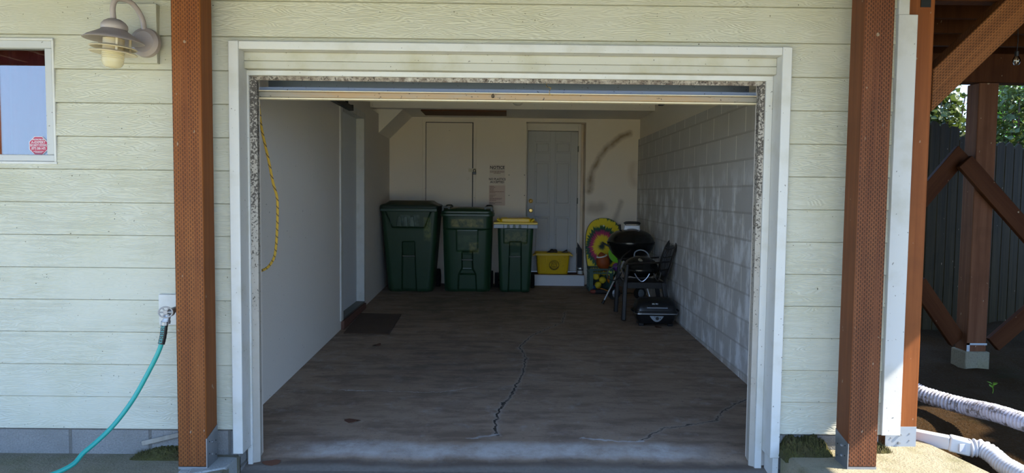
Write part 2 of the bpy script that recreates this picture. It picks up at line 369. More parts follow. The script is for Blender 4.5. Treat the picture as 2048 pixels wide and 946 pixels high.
M['curtain'] = simple('curtain', (120, 44, 44), .9, 0, .15, 5); GAIN = .62
M['sticker_red'] = simple('sticker_red', (206, 48, 88), .5, 0, .05); M['sticker_white'] = simple('sticker_white', (240, 236, 240), .5, 0, .03)
GAIN = 1.0
M['room_dark'] = simple('room_dark', (120, 112, 100), .9)
GAIN = .62
M['hose'] = simple('hose', (40, 178, 164), .42, 0, .06, 12); M['teal'] = simple('teal', (60, 170, 170), .4)
GAIN = 1.0
M['brick_red'] = simple('step_wood', (96, 62, 48), .8, 0, .2, 12, .4); M['ball_green'] = simple('ball_green', (204, 218, 104), .85, 0, .08, 30, .4, 200)
M['football'] = simple('football', (158, 74, 26), .55, 0, .12, 20, .5, 260); M['lace_white'] = simple('lace_white', (232, 228, 222), .6); M['purple'] = simple('purple', (122, 70, 150), .5); M['lime'] = simple('lime', (124, 210, 30), .4); M['blue_plastic'] = simple('blue_plastic', (34, 74, 120), .4)
M['crate_green'] = simple('crate_green', (22, 70, 58), .42); M['yellow_ball'] = simple('yellow_ball', (210, 184, 40), .7); M['shoe_red'] = simple('shoe_red', (132, 60, 48), .6); M['shoe_dark'] = simple('shoe_dark', (34, 32, 34), .7); M['orange'] = simple('orange_toy', (206, 130, 40), .6)
M['leather_dark'] = simple('leather_dark', (58, 48, 36), .6, 0, .25, 14, .4, 60); M['white_plastic'] = simple('white_plastic', (226, 228, 226), .45, 0, .05)
GAIN = .62
M['corr_white'] = simple('corr_white', (226, 224, 226), .45, 0, .08, 18)
def mk_corr():
    k = NT('corrugated_dirty'); c = k.mix(k.ramp(k.noise(20, 5, None, .75), .50, .60, 0, .85), lin((198, 198, 214)), lin((84, 72, 58))); M['corr_dirty'] = k.set(c, .5)
mk_corr()
M['white_pvc'] = simple('white_pvc', (230, 230, 228), .4, 0, .05)
GAIN = 1.0
def mk_rope():
    k = NT('rope'); X, Y, Z = k.xyz(); q = k.math('FRACT', k.math('ADD', k.math('MULTIPLY', Z, 22.0), k.math('MULTIPLY', X, 30.0)))
    c = k.mix(k.math('LESS_THAN', q, .16), lin((214, 172, 62)), lin((74, 58, 40))); k.bump(k.math('SINE', k.math('MULTIPLY', k.math('ADD', Z, X), 700.0)), .8, .004); M['rope'] = k.set(c, .7)
mk_rope()
def mk_tiedye():
    k = NT('tie_dye'); X, Y, Z = k.xyz()
    dx = k.math('SUBTRACT', X, TD[0]); dz = k.math('SUBTRACT', Z, TD[1])
    r = k.math('SQRT', k.math('ADD', k.math('MULTIPLY', dx, dx), k.math('MULTIPLY', k.math('MULTIPLY', dz, dz), .62)))
    a = k.math('ARCTAN2', dz, dx)
    sp = k.noise(1.0, 3, k.comb(k.math('MULTIPLY', k.math('SINE', a), 20.0), k.math('MULTIPLY', k.math('COSINE', a), 20.0), k.math('MULTIPLY', r, 1.5)), .6)
    sp2 = k.math('SINE', k.math('MULTIPLY', a, 34.0))
    rr = k.math('ADD', r, k.math('ADD', k.math('MULTIPLY', k.math('SUBTRACT', sp, .5), .12), k.math('MULTIPLY', sp2, .008)))
    rr = k.math('ADD', rr, k.math('MULTIPLY', a, .004))
    q = k.n('ShaderNodeValToRGB'); k.put(q.inputs[0], k.math('MULTIPLY', rr, 1.6)); q.color_ramp.interpolation = 'LINEAR'
    st = [(0, (18, 34, 30)), (.055, (18, 40, 34)), (.085, (236, 206, 20)), (.20, (240, 206, 20)), (.225, (190, 40, 90)), (.285, (170, 36, 90)), (.31, (20, 50, 40)), (.375, (20, 90, 50)), (.40, (236, 210, 20)), (.52, (240, 214, 24)), (.56, (20, 80, 50)), (.78, (24, 50, 44)), (.82, (200, 44, 84)), (.95, (190, 36, 70)), (1.0, (30, 40, 110))]
    el = q.color_ramp.elements
    while len(el) < len(st): el.new(.5)
    for i, (p, c) in enumerate(st): el[i].position = p; el[i].color = lin(c)
    M['tie_dye'] = k.set(q.outputs[0], .45)
TD = (-.03, .63)
mk_tiedye()
M['board_edge'] = simple('board_edge', (26, 40, 60), .5)
def mk_mat():
    k = NT('doormat'); c = k.mix(k.noise(160, 2), lin((48, 36, 26)), lin((104, 80, 58))); c = k.mix(k.ramp(k.noise(4, 4), .45, .7, 0, .5), c, lin((96, 74, 56))); k.bump(k.noise(200, 2), 1, .01); M['mat'] = k.set(c, 1.0)
mk_mat()
def mk_glass(name, refl, tint, glossy_rough=.0):
    k = NT(name); g = k.n('ShaderNodeBsdfGlossy'); g.inputs['Roughness'].default_value = glossy_rough; t = k.n('ShaderNodeBsdfTransparent'); t.inputs[0].default_value = tint
    mx = k.n('ShaderNodeMixShader'); fr = k.n('ShaderNodeFresnel'); fr.inputs[0].default_value = 1.5
    k.put(mx.inputs[0], k.math('ADD', fr.outputs[0], refl, clamp=True)); k.t.links.new(t.outputs[0], mx.inputs[1]); k.t.links.new(g.outputs[0], mx.inputs[2]); k.t.links.new(mx.outputs[0], k.out.inputs[0]); M[name] = k.m
mk_glass('window_glass', .075, (.75, .78, .8, 1)); mk_glass('bulb_glass', .1, (.96, .93, .84, 1))
def mk_frost():
    k = NT('ribbed_glass'); k.set(lin((236, 226, 190)), .18); k.b.inputs['Transmission Weight'].default_value = .55; k.b.inputs['IOR'].default_value = 1.3; M['ribbed_glass'] = k.m
mk_frost()
M['globe_glass'] = simple('globe_glass', (196, 190, 172), .3, 0, .04); _b = M['globe_glass'].node_tree.nodes['Principled BSDF']; _b.inputs['Emission Color'].default_value = (1, .66, .30, 1); _b.inputs['Emission Strength'].default_value = GLOBE
def mk_leaf(name, a, b):
    k = NT(name); c = k.mix(k.noise(3, 3), lin(a), lin(b)); k.set(c, .55)
    tr = k.n('ShaderNodeBsdfTranslucent'); k.put(tr.inputs[0], c); mx = k.n('ShaderNodeMixShader'); mx.inputs[0].default_value = .4
    k.t.links.new(k.b.outputs[0], mx.inputs[1]); k.t.links.new(tr.outputs[0], mx.inputs[2]); k.t.links.new(mx.outputs[0], k.out.inputs[0]); M[name] = k.m
mk_leaf('leaf', (34, 50, 18), (96, 108, 44)); mk_leaf('leaf_bright', (150, 190, 50), (110, 160, 40))
M['bark'] = simple('bark', (70, 56, 44), .95, 0, .25, 20, .6)

# ------------------------------------------------------------------ mesh helpers
class MB:
    def __init__(s, T=None): s.v = []; s.f = []; s.mi = []; s.T = T or Matrix(); s.cur = 0
    def add(s, vs, fs, T=None):
        o = len(s.v); TT = s.T @ T if T is not None else s.T
        for v in vs: s.v.append(TT @ Vector(v))
        for f in fs: s.f.append([i+o for i in f]); s.mi.append(s.cur)
    def box(s, x0, x1, y0, y1, z0, z1, T=None):
        x0, x1 = min(x0, x1), max(x0, x1); y0, y1 = min(y0, y1), max(y0, y1); z0, z1 = min(z0, z1), max(z0, z1)
        s.add([(x0, y0, z0), (x1, y0, z0), (x1, y1, z0), (x0, y1, z0), (x0, y0, z1), (x1, y0, z1), (x1, y1, z1), (x0, y1, z1)],
              [(0, 3, 2, 1), (4, 5, 6, 7), (0, 1, 5, 4), (1, 2, 6, 5), (2, 3, 7, 6), (3, 0, 4, 7)], T)
    def hexa(s, p): s.add(p, [(0, 3, 2, 1), (4, 5, 6, 7), (0, 1, 5, 4), (1, 2, 6, 5), (2, 3, 7, 6), (3, 0, 4, 7)])
    def bar(s, p0, p1, w, h, up=(0, 0, 1), w1=None, h1=None):
        p0 = Vector(p0); p1 = Vector(p1); d = (p1-p0).normalized(); u = Vector(up); sd = d.cross(u)
        if sd.length < 1e-4: sd = d.cross(Vector((0, 1, 0)))
        sd.normalize(); u = sd.cross(d).normalized(); w1 = w if w1 is None else w1; h1 = h if h1 is None else h1
        q = []
        for p, a, b in ((p0, w, h), (p1, w1, h1)):
            q += [p-sd*a/2-u*b/2, p+sd*a/2-u*b/2, p+sd*a/2+u*b/2, p-sd*a/2+u*b/2]
        s.add(q, [(0, 1, 2, 3), (7, 6, 5, 4), (0, 4, 5, 1), (1, 5, 6, 2), (2, 6, 7, 3), (3, 7, 4, 0)])
    def loft(s, rings, cap0=True, cap1=True, closed=True):
        n = len(rings[0]); vs = [p for r in rings for p in r]; fs = []
        for i in range(len(rings)-1):
            for j in range(n if closed else n-1):
                k = (j+1) % n; fs.append((i*n+j, i*n+k, (i+1)*n+k, (i+1)*n+j))
        if cap0: fs.append(tuple(range(n-1, -1, -1)))
        if cap1: fs.append(tuple(range((len(rings)-1)*n, len(rings)*n)))
        s.add(vs, fs)
    def tube(s, pts, r, n=12, closed=False, flat=1.0, upv=None):
        pts = [Vector(p) for p in pts]; m = len(pts); rr = r if isinstance(r, (list, tuple)) else [r]*m
        rings = []; prev = None
        for i in range(m):
            if closed: d = pts[(i+1) % m]-pts[i-1]
            else: d = pts[min(i+1, m-1)]-pts[max(i-1, 0)]
            d.normalize()
            if prev is None:
                a = Vector(upv) if upv else (Vector((0, 0, 1)) if abs(d.z) < .9 else Vector((1, 0, 0)))
                nrm = (a-d*a.dot(d)).normalized()
            else: nrm = (prev-d*prev.dot(d)).normalized()
            prev = nrm; b = d.cross(nrm)
            rings.append([pts[i]+(nrm*math.cos(2*PI*j/n)+b*math.sin(2*PI*j/n)*flat)*rr[i] for j in range(n)])
        if closed: rings.append(rings[0]); s.loft(rings, False, False)
        else: s.loft(rings)
    def cyl(s, p0, p1, r0, r1=None, n=24): s.tube([p0, p1], [r0, r0 if r1 is None else r1], n)
    def lathe(s, prof, c=(0, 0, 0), n=48, T=None, cap=False, sy=1.0):
        c = Vector(c); T2 = (Matrix.Translation(c) @ T) if T is not None else Matrix.Translation(c)
        rings = []
        for r, z in prof: rings.append([T2 @ Vector((max(r, 1e-4)*math.cos(2*PI*j/n), max(r, 1e-4)*math.sin(2*PI*j/n)*sy, z)) for j in range(n)])
        s.loft(rings, True, True)
    def sphere(s, c, r, n=24, m=14, T=None):
        if not isinstance(r, (tuple, list)): r = (r, r, r)
        c = Vector(c); rings = []
        for i in range(m+1):
            t = -PI/2+PI*i/m; q = max(math.cos(t), 1e-3)
            ring = []
            for j in range(n):
                p = Vector((r[0]*q*math.cos(2*PI*j/n), r[1]*q*math.sin(2*PI*j/n), r[2]*math.sin(t)))
                ring.append(c+(T @ p if T is not None else p))
            rings.append(ring)
        s.loft(rings)
    def prism(s, poly, axis, lo, hi):
        def P(a, b, t): return (t, a, b) if axis == 'x' else ((a, t, b) if axis == 'y' else (a, b, t))
        n = len(poly); vs = [P(a, b, lo) for a, b in poly]+[P(a, b, hi) for a, b in poly]
        fs = [tuple(range(n-1, -1, -1)), tuple(range(n, 2*n))]+[(i, (i+1) % n, n+(i+1) % n, n+i) for i in range(n)]
        s.add(vs, fs)
    def build(s, name, mat, parent=None, bevel=0.0, ang=35, smooth=True, seg=2, loc=None):
        me = bpy.data.meshes.new(name); me.from_pydata([tuple(v) for v in s.v], [], s.f)
        mats = mat if isinstance(mat, (list, tuple)) else [mat]
        for q in mats: me.materials.append(M[q])
        if len(mats) > 1: me.polygons.foreach_set('material_index', s.mi)
        import bmesh
        bm = bmesh.new(); bm.from_mesh(me); bmesh.ops.recalc_face_normals(bm, faces=bm.faces); bm.to_mesh(me); bm.free()
        me.polygons.foreach_set('use_smooth', [smooth]*len(me.polygons))
        if smooth: me.set_sharp_from_angle(angle=R(ang))
        me.update()
        o = bpy.data.objects.new(name, me); COL.objects.link(o)
        if parent: o.parent = parent
        if loc is not None: o.location = loc
        if bevel:
            bv = o.modifiers.new('bevel', 'BEVEL'); bv.width = bevel; bv.segments = seg; bv.limit_method = 'ANGLE'; bv.angle_limit = R(40); bv.harden_normals = False
        return o
def tag(o, label, cat, group=None):
    o['label'] = label; o['category'] = cat
    if group: o['group'] = group
    return o
def thing(name, label, cat, loc=(0, 0, 0), rz=0.0, group=None):
    o = bpy.data.objects.new(name, None); COL.objects.link(o); o.location = loc; o.rotation_euler = (0, 0, rz); o.empty_display_size = .05
    return tag(o, label, cat, group)
def struct(o, label=None):
    o['kind'] = 'structure'
    if label: o['label'] = label
    return o
def copy_tree(o, parent=None):
    c = o.copy(); COL.objects.link(c)
    if parent: c.parent = parent
    for ch in list(o.children): copy_tree(ch, c)
    return c
def rrect(x0, x1, y0, y1, r, nf=2, nc=6, ns=2):
    p = []
    def arc(cx, cy, a0):
        for i in range(nc+1):
            a = a0+PI/2*i/nc; p.append((cx+r*math.cos(a), cy+r*math.sin(a)))
    for i in range(nf): p.append((x0+r+(x1-x0-2*r)*(i+.5)/nf, y0))
    arc(x1-r, y0+r, -PI/2)
    for i in range(ns): p.append((x1, y0+r+(y1-y0-2*r)*(i+.5)/ns))
    arc(x1-r, y1-r, 0)
    for i in range(ns): p.append((x1-r-(x1-x0-2*r)*(i+.5)/ns, y1))
    arc(x0+r, y1-r, PI/2)
    for i in range(ns): p.append((x0, y1-r-(y1-y0-2*r)*(i+.5)/ns))
    arc(x0+r, y0+r, PI)
    return p
def smooth_path(pts, k=8):
    pts = [Vector(p) for p in pts]; o = []
    for i in range(len(pts)-1):
        p0 = pts[max(i-1, 0)]; p1 = pts[i]; p2 = pts[i+1]; p3 = pts[min(i+2, len(pts)-1)]
        for j in range(k):
            t = j/k; o.append(.5*((2*p1)+(p2-p0)*t+(2*p0-5*p1+4*p2-p3)*t*t+(3*p1-p0-3*p2+p3)*t**3))
    o.append(pts[-1]); return o
def text_into(mb, s, size, T, align='CENTER', bold=0.0, squeeze=1.0):
    cu = bpy.data.curves.new('lettering', 'FONT'); cu.body = s; cu.size = size; cu.align_x = align; cu.align_y = 'CENTER'; cu.extrude = .0004; cu.offset = bold; cu.resolution_u = 2
    o = bpy.data.objects.new('lettering', cu); COL.objects.link(o); dg = bpy.context.evaluated_depsgraph_get(); ev = o.evaluated_get(dg); me = ev.to_mesh()
    vs = [(v.co.x*squeeze, v.co.y, v.co.z) for v in me.vertices]; fs = [tuple(p.vertices) for p in me.polygons]
    mb.add(vs, fs, T); ev.to_mesh_clear(); bpy.data.objects.remove(o); bpy.data.curves.remove(cu)
FRONT = Matrix(((1, 0, 0, 0), (0, 0, -1, 0), (0, 1, 0, 0), (0, 0, 0, 1)))   # flat lettering stood upright, read from -Y

def zf(Y): return .0225*(Y-7.75)
def xl(Y): return -1.715-.0115*(Y-5)
def xr(Y): return 1.915+.009*(Y-5)
YB = 11.0
WY = 4.0          # face of the siding

# ================================================================== THE SETTING
# ---- ground
mb = MB(); mb.box(-40, 40, -45, -4, -.6, -.42); struct(mb.build('ground', 'dry_ground'))
mb = MB()
prof = [(3.3, -.148), (1, -.22), (-4.2, -.42)]
mb.prism([(y, z) for y, z in prof]+[(-4.2, -.7), (3.3, -.7)], 'x', -1.485, 1.545)
struct(mb.build('driveway', 'drive_concrete'))
mb = MB(); mb.prism([(4.02, -.03), (1.6, -.06), (1.55, -.5), (4.02, -.5)], 'x', -7, -1.487); struct(mb.build('slab_walkway', 'slab_concrete', bevel=.012))
mb = MB(); mb.box(-9, -1.49, -4.2, 1.6, -.6, -.36); mb.box(1.55, 9, -4.2, 2.0, -.6, -.2); struct(mb.build('lawn', 'dry_ground'))
# ---- pad under the posts by the corner
mb = MB(); pts = [(1.545, 3.99), (1.545, 2.5), (2.56, 2.5), (2.53, 3.70), (2.46, 4.18), (2.2, 4.23), (2.1, 4.02)]
mb.prism(pts, 'z', -.5, .03); struct(mb.build('slab_pad', 'pad_concrete', bevel=.02))
# ---- garage floor: a sloped slab whose front lip rolls down to the driveway
mb = MB(); fp = [(YB+.3, zf(YB+.3)), (9.5, zf(9.5)), (7, zf(7)), (5, zf(5)), (4.42, zf(4.42)), (4.36, -.079), (4.3, -.084), (4.22, -.094), (4.15, -.106), (4.08, -.120), (4.03, -.130)]
mb.prism(fp+[(4.03, -.5), (YB+.3, -.5)], 'x', -2.0, 2.1); mb.prism([(4.03, -.130), (3.3, -.148), (3.3, -.5), (4.03, -.5)], 'x', -1.485, 1.545); struct(mb.build('floor', 'floor', ang=50))
# ---- soil under the deck by the house side
xs = np.linspace(2.12, 12, 60); ys = np.linspace(-4, 14, 90)
def gz(x, y):
    b = -.16+.20*min(1, max(0, (y-3.55)/.9))+.09*min(1, max(0, (y-4.5)/1.2))+.02*max(0, y-5.7)
    if y < 3.2: b = -.16
    return b
g = []
for y in ys:
    for x in xs: g.append((x, y, gz(x, y)+RNG.normal(0, .012)))
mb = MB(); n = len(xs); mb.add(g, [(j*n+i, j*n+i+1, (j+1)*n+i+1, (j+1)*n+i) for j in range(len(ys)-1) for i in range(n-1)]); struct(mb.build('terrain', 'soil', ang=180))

# ---- front wall: lap siding over sheathing, window hole and garage opening left out
rows = [.115, .297, .478, .66, .839, 1.017, 1.196, 1.375, 1.555, 1.734, 1.915, 2.096, 2.278, 2.47, 2.66, 2.8]
WX0, WX1, WZ0, WZ1 = -3.75, -2.47, 1.597, 2.25
OX0, OX1, OZ = -1.50, 1.515, 2.25
mb = MB()
def boards(x0, x1, z0, z1):
    for a, b in zip(rows[:-1], rows[1:]):
        lo, hi = max(a, z0), min(b, z1)
        if hi-lo < .012: continue
        f = lambda z: WY-.017+.014*(z-a)/(b-a)
        mb.prism([(f(lo), lo+.005), (f(lo)+.022, lo+.005), (f(hi)+.007, hi), (f(hi), hi)], 'x', x0, x1)
XE = 2.105
boards(-6.5, WX0, .1, 2.8); boards(WX0, WX1, .1, WZ0); boards(WX0, WX1, WZ1, 2.8); boards(WX1, OX0, .1, 2.8)
boards(OX0, OX1, OZ, 2.8); boards(OX1, XE, .1, 2.8)
for x0, x1, z0, z1 in ((-6.5, WX0, .1, 2.9), (WX0, WX1, .1, WZ0), (WX0, WX1, WZ1, 2.9), (WX1, OX0+.02, .1, 2.9), (OX0+.02, OX1-.02, OZ-.02, 2.9), (OX1-.02, XE, .1, 2.9)):
    mb.box(x0, x1, WY+.006, WY+.1, z0, z1)
struct(mb.build('wall_front', 'siding', ang=25))
mb = MB(); mb.box(-6.5, -1.487, WY+.001, WY+.15, -.2, .117); mb.box(1.52, XE, WY+.001, WY+.15, -.25, .117); struct(mb.build('wall_foundation', 'foundation'))
mb = MB(); mb.box(2.0, XE-.002, WY+.1, 11.3, -.2, 2.9); mb.box(-6.5, -6.4, WY+.1, 8, -.3, 2.9); struct(mb.build('wall_side', 'siding'))

# ---- garage opening casing
def casing(name, x0, x1, xi, xs_, xm, sgn):
    t = MB(); t.box(x0, x1, 3.962, WY+.1, -.012, 2.257)
    o = struct(t.build(name, 'white_trim', bevel=.003))
    return o
t = MB(); t.box(-1.512, -1.456, 3.962, 4.12, -.012, 2.257); struct(t.build('trim_1', 'white_trim', bevel=.004))
t = MB(); t.box(1.482, 1.535, 3.962, 4.12, -.012, 2.257); struct(t.build('trim_2', 'white_trim', bevel=.004))
t = MB(); t.box(-1.456, 1.482, 3.964, 4.12, 2.212, 2.256); struct(t.build('trim_3', 'white_trim', bevel=.004))
t = MB(); t.box(-1.456, 1.482, 4.045, 4.14, 2.165, 2.212); t.box(-1.456, 1.482, 4.045, 4.14, 2.122, 2.164); struct(t.build('trim_4', 'cream_fascia', bevel=.003))
t = MB()   # stop beads, behind the casing
t.box(-1.475, -1.447, 4.09, 4.2, -.16, 2.105); t.box(1.442, 1.482, 4.09, 4.2, -.14, 2.105); t.box(-1.475, 1.482, 4.088, 4.2, 2.092, 2.1215); struct(t.build('trim_5', 'white_trim', bevel=.003))
t = MB()   # mouldy weather strips down both jambs
t.prism([(-1.447, 4.105), (-1.412, 4.118), (-1.412, 4.128), (-1.447, 4.2)], 'z', -.155, 2.092); t.box(-1.447, -1.428, 4.13, 4.2, -.155, 2.092)
t.prism([(1.442, 4.105), (1.416, 4.118), (1.416, 4.128), (1.442, 4.2)], 'z', -.12, 2.092); t.box(1.428, 1.442, 4.13, 4.2, -.12, 2.092)
struct(t.build('trim_6', 'mould_side'))
t = MB(); t.prism([(4.105, 2.0945), (4.118, 2.070), (4.128, 2.070), (4.2, 2.0945)], 'x', -1.43, 1.43); struct(t.build('trim_7', 'mould_top'))
t = MB(); t.box(1.50, 1.532, 3.97, 4.1, -.15, -.0125); struct(t.build('trim_9', 'white_trim'))
# ---- inner shell
t = MB(); t.box(xl(4.1)-.3, -1.43, 4.12, 4.22, -.2, 2.8); t.box(1.43, 2.1, 4.12, 4.22, -.2, 2.8); t.box(-1.43, 1.43, 4.14, 4.22, 2.094, 2.8); struct(t.build('wall_inner', 'plaster'))
D0, D1, DZ = 7.66, 8.86, 2.335
t = MB()
def lw(y0, y1, z0, z1, back=.0, th=.14, m=t):
    m.hexa([(xl(y0)-back-th, y0, z0), (xl(y0)-back, y0, z0), (xl(y1)-back, y1, z0), (xl(y1)-back-th, y1, z0), (xl(y0)-back-th, y0, z1), (xl(y0)-back, y0, z1), (xl(y1)-back, y1, z1), (xl(y1)-back-th, y1, z1)])
lw(4.2, D0, -.2, 2.52); lw(D0, D1, DZ, 2.52); lw(D0, D1, -.2, .10); lw(D1, YB+.2, -.2, 2.52); lw(4.2, YB+.2, 2.52, 2.8, .09, .05)
struct(t.build('wall_left', 'plaster'))
t = MB(); y0, y1 = 4.2, YB+.2
t.hexa([(xr(y0), y0, -.2), (xr(y0)+.06, y0, -.2), (xr(y1)+.06, y1, -.2), (xr(y1), y1, -.2), (xr(y0), y0, 2.283), (xr(y0)+.06, y0, 2.283), (xr(y1)+.06, y1, 2.283), (xr(y1), y1, 2.283)])
struct(t.build('wall_right', 'block'))
t = MB(); t.hexa([(xr(y0)+.022, y0, 2.284), (2.04, y0, 2.284), (2.04, y1, 2.284), (xr(y1)+.022, y1, 2.284), (xr(y0)+.022, y0, 2.8), (2.04, y0, 2.8), (2.04, y1, 2.8), (xr(y1)+.022, y1, 2.8)])
struct(t.build('trim_10', 'ceiling_paint'))
BZ = 2.585
DX0, DX1, DH = .277, 1.178, 2.53
CX0, CX1, CZ = at(853, 300, YB).x, at(945, 300, YB).x, at(900, 246, YB).z
t = MB(); t.box(-2.0, DX0, YB, YB+.2, -.2, BZ+.02); t.box(DX1, 2.05, YB, YB+.4, -.2, BZ+.02); t.box(DX0-.15, DX0, YB+.01, YB+.4, -.2, BZ+.02); t.box(DX0-.1, DX1+.1, YB+.36, YB+.45, -.2, BZ+.02); t.box(DX0, DX1, YB, YB+.36, DH, BZ+.02)
struct(t.build('wall_back', 'back_wall'))
t = MB(); t.box(-2.1, 2.1, 4.1, 11.5, 2.72, 2.8); struct(t.build('ceiling', 'ceiling_paint'))
# dropped bulkhead over the back wall with a chamfered corner by the side wall
BZ = 2.585
t = MB(); t.box(-1.90, xr(9.85)+.02, 9.85, YB+.1, BZ, 2.73); struct(t.build('ceiling_bulkhead', 'ceiling_paint'))
p1 = at(757, 266, 10.02); p2 = at(806, 228, 10.02)
t = MB(); t.prism([(-1.88, BZ+.002), (-1.88, p1.z-.10), (p1.x, p1.z), (p2.x, BZ+.002)], 'y', 10.02, YB+.05); struct(t.build('ceiling_chamfer', 'ceiling_paint'))
# ---- the house above and the deck over the drive
t = MB(); t.box(-6.5, XE, 4.03, 11.6, 2.86, 2.95); struct(t.build('roof_slab', 'ceiling_paint'))
t = MB()
for i in range(70):
    x0 = -6.6+i*.1555; t.box(x0, x0+.149, 1.15, 4.0 if x0 < 2.1 else 7.4, 2.80, 2.838)
for i in range(31):
    x0 = 4.29+i*.1555; t.box(x0, x0+.149, 4.05, 7.4, 2.80, 2.838)  # unseen side boards added to keep sky light off the area below
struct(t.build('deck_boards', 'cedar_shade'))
t = MB()
for i in range(22):
    x0 = -6.5+i*.4; 
    if x0 < 2.0: t.box(x0, x0+.04, 1.2, 3.985, 2.62, 2.80)
for i in range(8):
    y0 = 4.27+i*.42; t.box(2.13, 9.0, y0, y0+.045, 2.60, 2.80)  # joists run on out of view under the added boards, blocking sky light
t.box(-6.6, 4.275, 1.13, 1.17, 2.60, 2.80); t.box(4.235, 4.275, 1.17, 4.0, 2.60, 2.80)
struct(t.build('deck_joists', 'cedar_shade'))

# ---- window
zf0 = Vector((WX0, WY, WZ0))
win = bpy.data.objects.new('window_1', None); COL.objects.link(win); win.location = (WX1, WY, WZ0); struct(win)
W, H = WX1-WX0, WZ1-WZ0
t = MB(); fw = .042
for x0, x1, z0, z1 in ((-W, 0, H-fw, H), (-W, 0, 0, fw-.004), (-fw, 0, fw-.004, H-fw), (-W, -W+fw, fw-.004, H-fw), (-W/2-.02, -W/2+.02, fw, H-fw)):
    t.box(x0, x1, -.012, .07, z0, z1)
t.build('window_frame', 'white_vinyl', win, bevel=.005)
t = MB(); t.box(-W-.008, .010, -.020, -.004, H-.002, H+.010); t.box(.0, .012, -.018, -.004, -.012, H); t.box(-W-.008, .016, -.020, -.004, -.014, 0); t.build('window_flange', 'white_trim', win, bevel=.002)
t = MB(); t.box(-W+fw, -fw, .022, .028, fw-.004, H-fw); t.build('pane', 'window_glass', win)
t = MB(); t.box(WX0-.4, -1.9, 5.5, 5.55, .8, 2.7); t.box(WX0-.4, -1.9, 4.1, 5.5, .8, .85); t.box(WX0-.4, -1.9, 4.1, 5.5, 2.62, 2.66); t.box(WX0-.45, WX0-.4, 4.1, 5.5, .8, 2.7); t.box(-1.93, -1.88, 4.1, 5.5, .8, 2.7); struct(t.build('wall_bedroom', 'room_dark'))
t = MB(); ring = []
N = 130
for k, yo in ((0, 0), (1, .004)):
    pass
top = []; bot = []
for i in range(N+1):
    u = i/N; x = -3.7+u*1.30; y = 4.17+.020*math.sin(u*60)+.012*math.sin(u*23+1); top.append((x, y, 2.40)); bot.append((x-.004, y+.006*math.sin(u*40), 1.0))
vs = top+bot+[(a, b+.004, c) for a, b, c in top]+[(a, b+.004, c) for a, b, c in bot]; q = N+1
fs = [(i, i+1, q+i+1, q+i) for i in range(N)]+[(2*q+i+1, 2*q+i, 3*q+i, 3*q+i+1) for i in range(N)]
t.add(vs, fs); tag(t.build('curtain', 'curtain', ang=180), 'dark red curtain hanging in folds behind the window glass', 'curtain')
# the sticker on the glass
sc = at(77, 291.5, WY+.02); sr = .051
t = MB(T=Matrix.Translation((sc.x, WY+.0205, sc.z)))
def octo(r): return [(r*math.cos(PI/8+PI/4*i), r*math.sin(PI/8+PI/4*i)) for i in range(8)]
t.prism(octo(sr/.924), 'y', -.0006, .0005)
st = t.build('security_sticker', 'sticker_white'); tag(st, 'red octagonal security sticker with white lettering on the window', 'sticker')
t = MB(T=Matrix.Translation((sc.x, WY+.0205, sc.z))); t.prism(octo(sr/.924*.93), 'y', -.0011, -.0004); rf = t.build('red_field', 'sticker_red', st)
t = MB(T=Matrix.Translation((sc.x, WY+.0194, sc.z)))
for s_, z, size, sq in (('PROTECTED BY', .0335, .010, .95), ('A-EXPERT', .0185, .019, .92), ('SECURITY SYSTEMS', .0015, .019, .56), ('(877) 508-1475', -.0155, .019, .66)):
    text_into(t, s_, size, Matrix.Translation((0, 0, z)) @ FRONT, bold=.0004, squeeze=sq)
for z, w_ in ((-.031, .055), (-.038, .038)):
    x = -w_/2
    while x < w_/2:
        l = random.uniform(.003, .008); t.box(x, min(x+l, w_/2), -.0005, .0003, z-.0018, z+.0018); x += l+.0015
t.build('lettering', 'sticker_white', rf)

# ================================================================== OUTDOOR THINGS
# ---- deck posts
def post(name, label, x0, x1, y0, y1, z0, z1, mat, tilt=0):
    p = thing(name, label, 'post', ((x0+x1)/2, (y0+y1)/2, z0))
    hx, hy = (x1-x0)/2, (y1-y0)/2
    t = MB(); t.box(-hx, hx, -hy, hy, .012, z1-z0); t.build('timber', mat, p, bevel=.006)
    return p, hx, hy
def bracket_side(p, sx, hy, h, n=2, name='post_bracket'):
    # a folded steel base: plate on one cheek, pan under the timber
    t = MB(); x = sx; 
    t.prism([(-hy-.002, 0), (hy-.012, 0), (hy-.004, h+.035), (-hy-.002, h)], 'x', x-.0025 if x > 0 else x-.0025, x+.0025)
    t.box(-abs(sx)+.001, abs(sx)-.001, -hy-.001, hy-.001, -.001, .012)
    b = t.build(name, 'galvanised', p)
    s = 1 if sx > 0 else -1
    for (y, z) in ((-.01, h*.78), (-.01, h*.38)):
        q = MB(); q.cyl((x, y, z), (x+s*.009, y, z), .008, .0075, 6); q.sphere((x+s*.009, y, z), (.003, .006, .006), 10, 6); q.build('bolt', 'galvanised', b)
    for (y, z) in ((-.045, h*.85), (.04, h*.72), (-.045, h*.45), (.04, h*.25)):
        q = MB(); q.cyl((x+s*.002, y, z), (x+s*.0045, y, z), .004, .003, 8); q.build('nail_head', 'dark_metal', b)
pL, hx, hy = post('deck_post', 'reddish timber post standing between the window and the garage door', -1.735, -1.582, 3.785, 3.93, -.03, 2.62, 'cedar_incised')
bracket_side(pL, hx, hy, .165)
pR, hx, hy = post('deck_post', 'reddish incised timber post in front of the siding beside the white corner board', 1.792, 1.944, 3.70, 3.85, .03, 2.62, 'cedar_incised_dark')
bracket_side(pR, -hx, hy, .135)
p2, hx, hy = post('deck_post', 'timber post behind the white corner board carrying the diagonal brace', 2.175, 2.352, 4.055, 4.20, -.02, 2.62, 'cedar_plain')
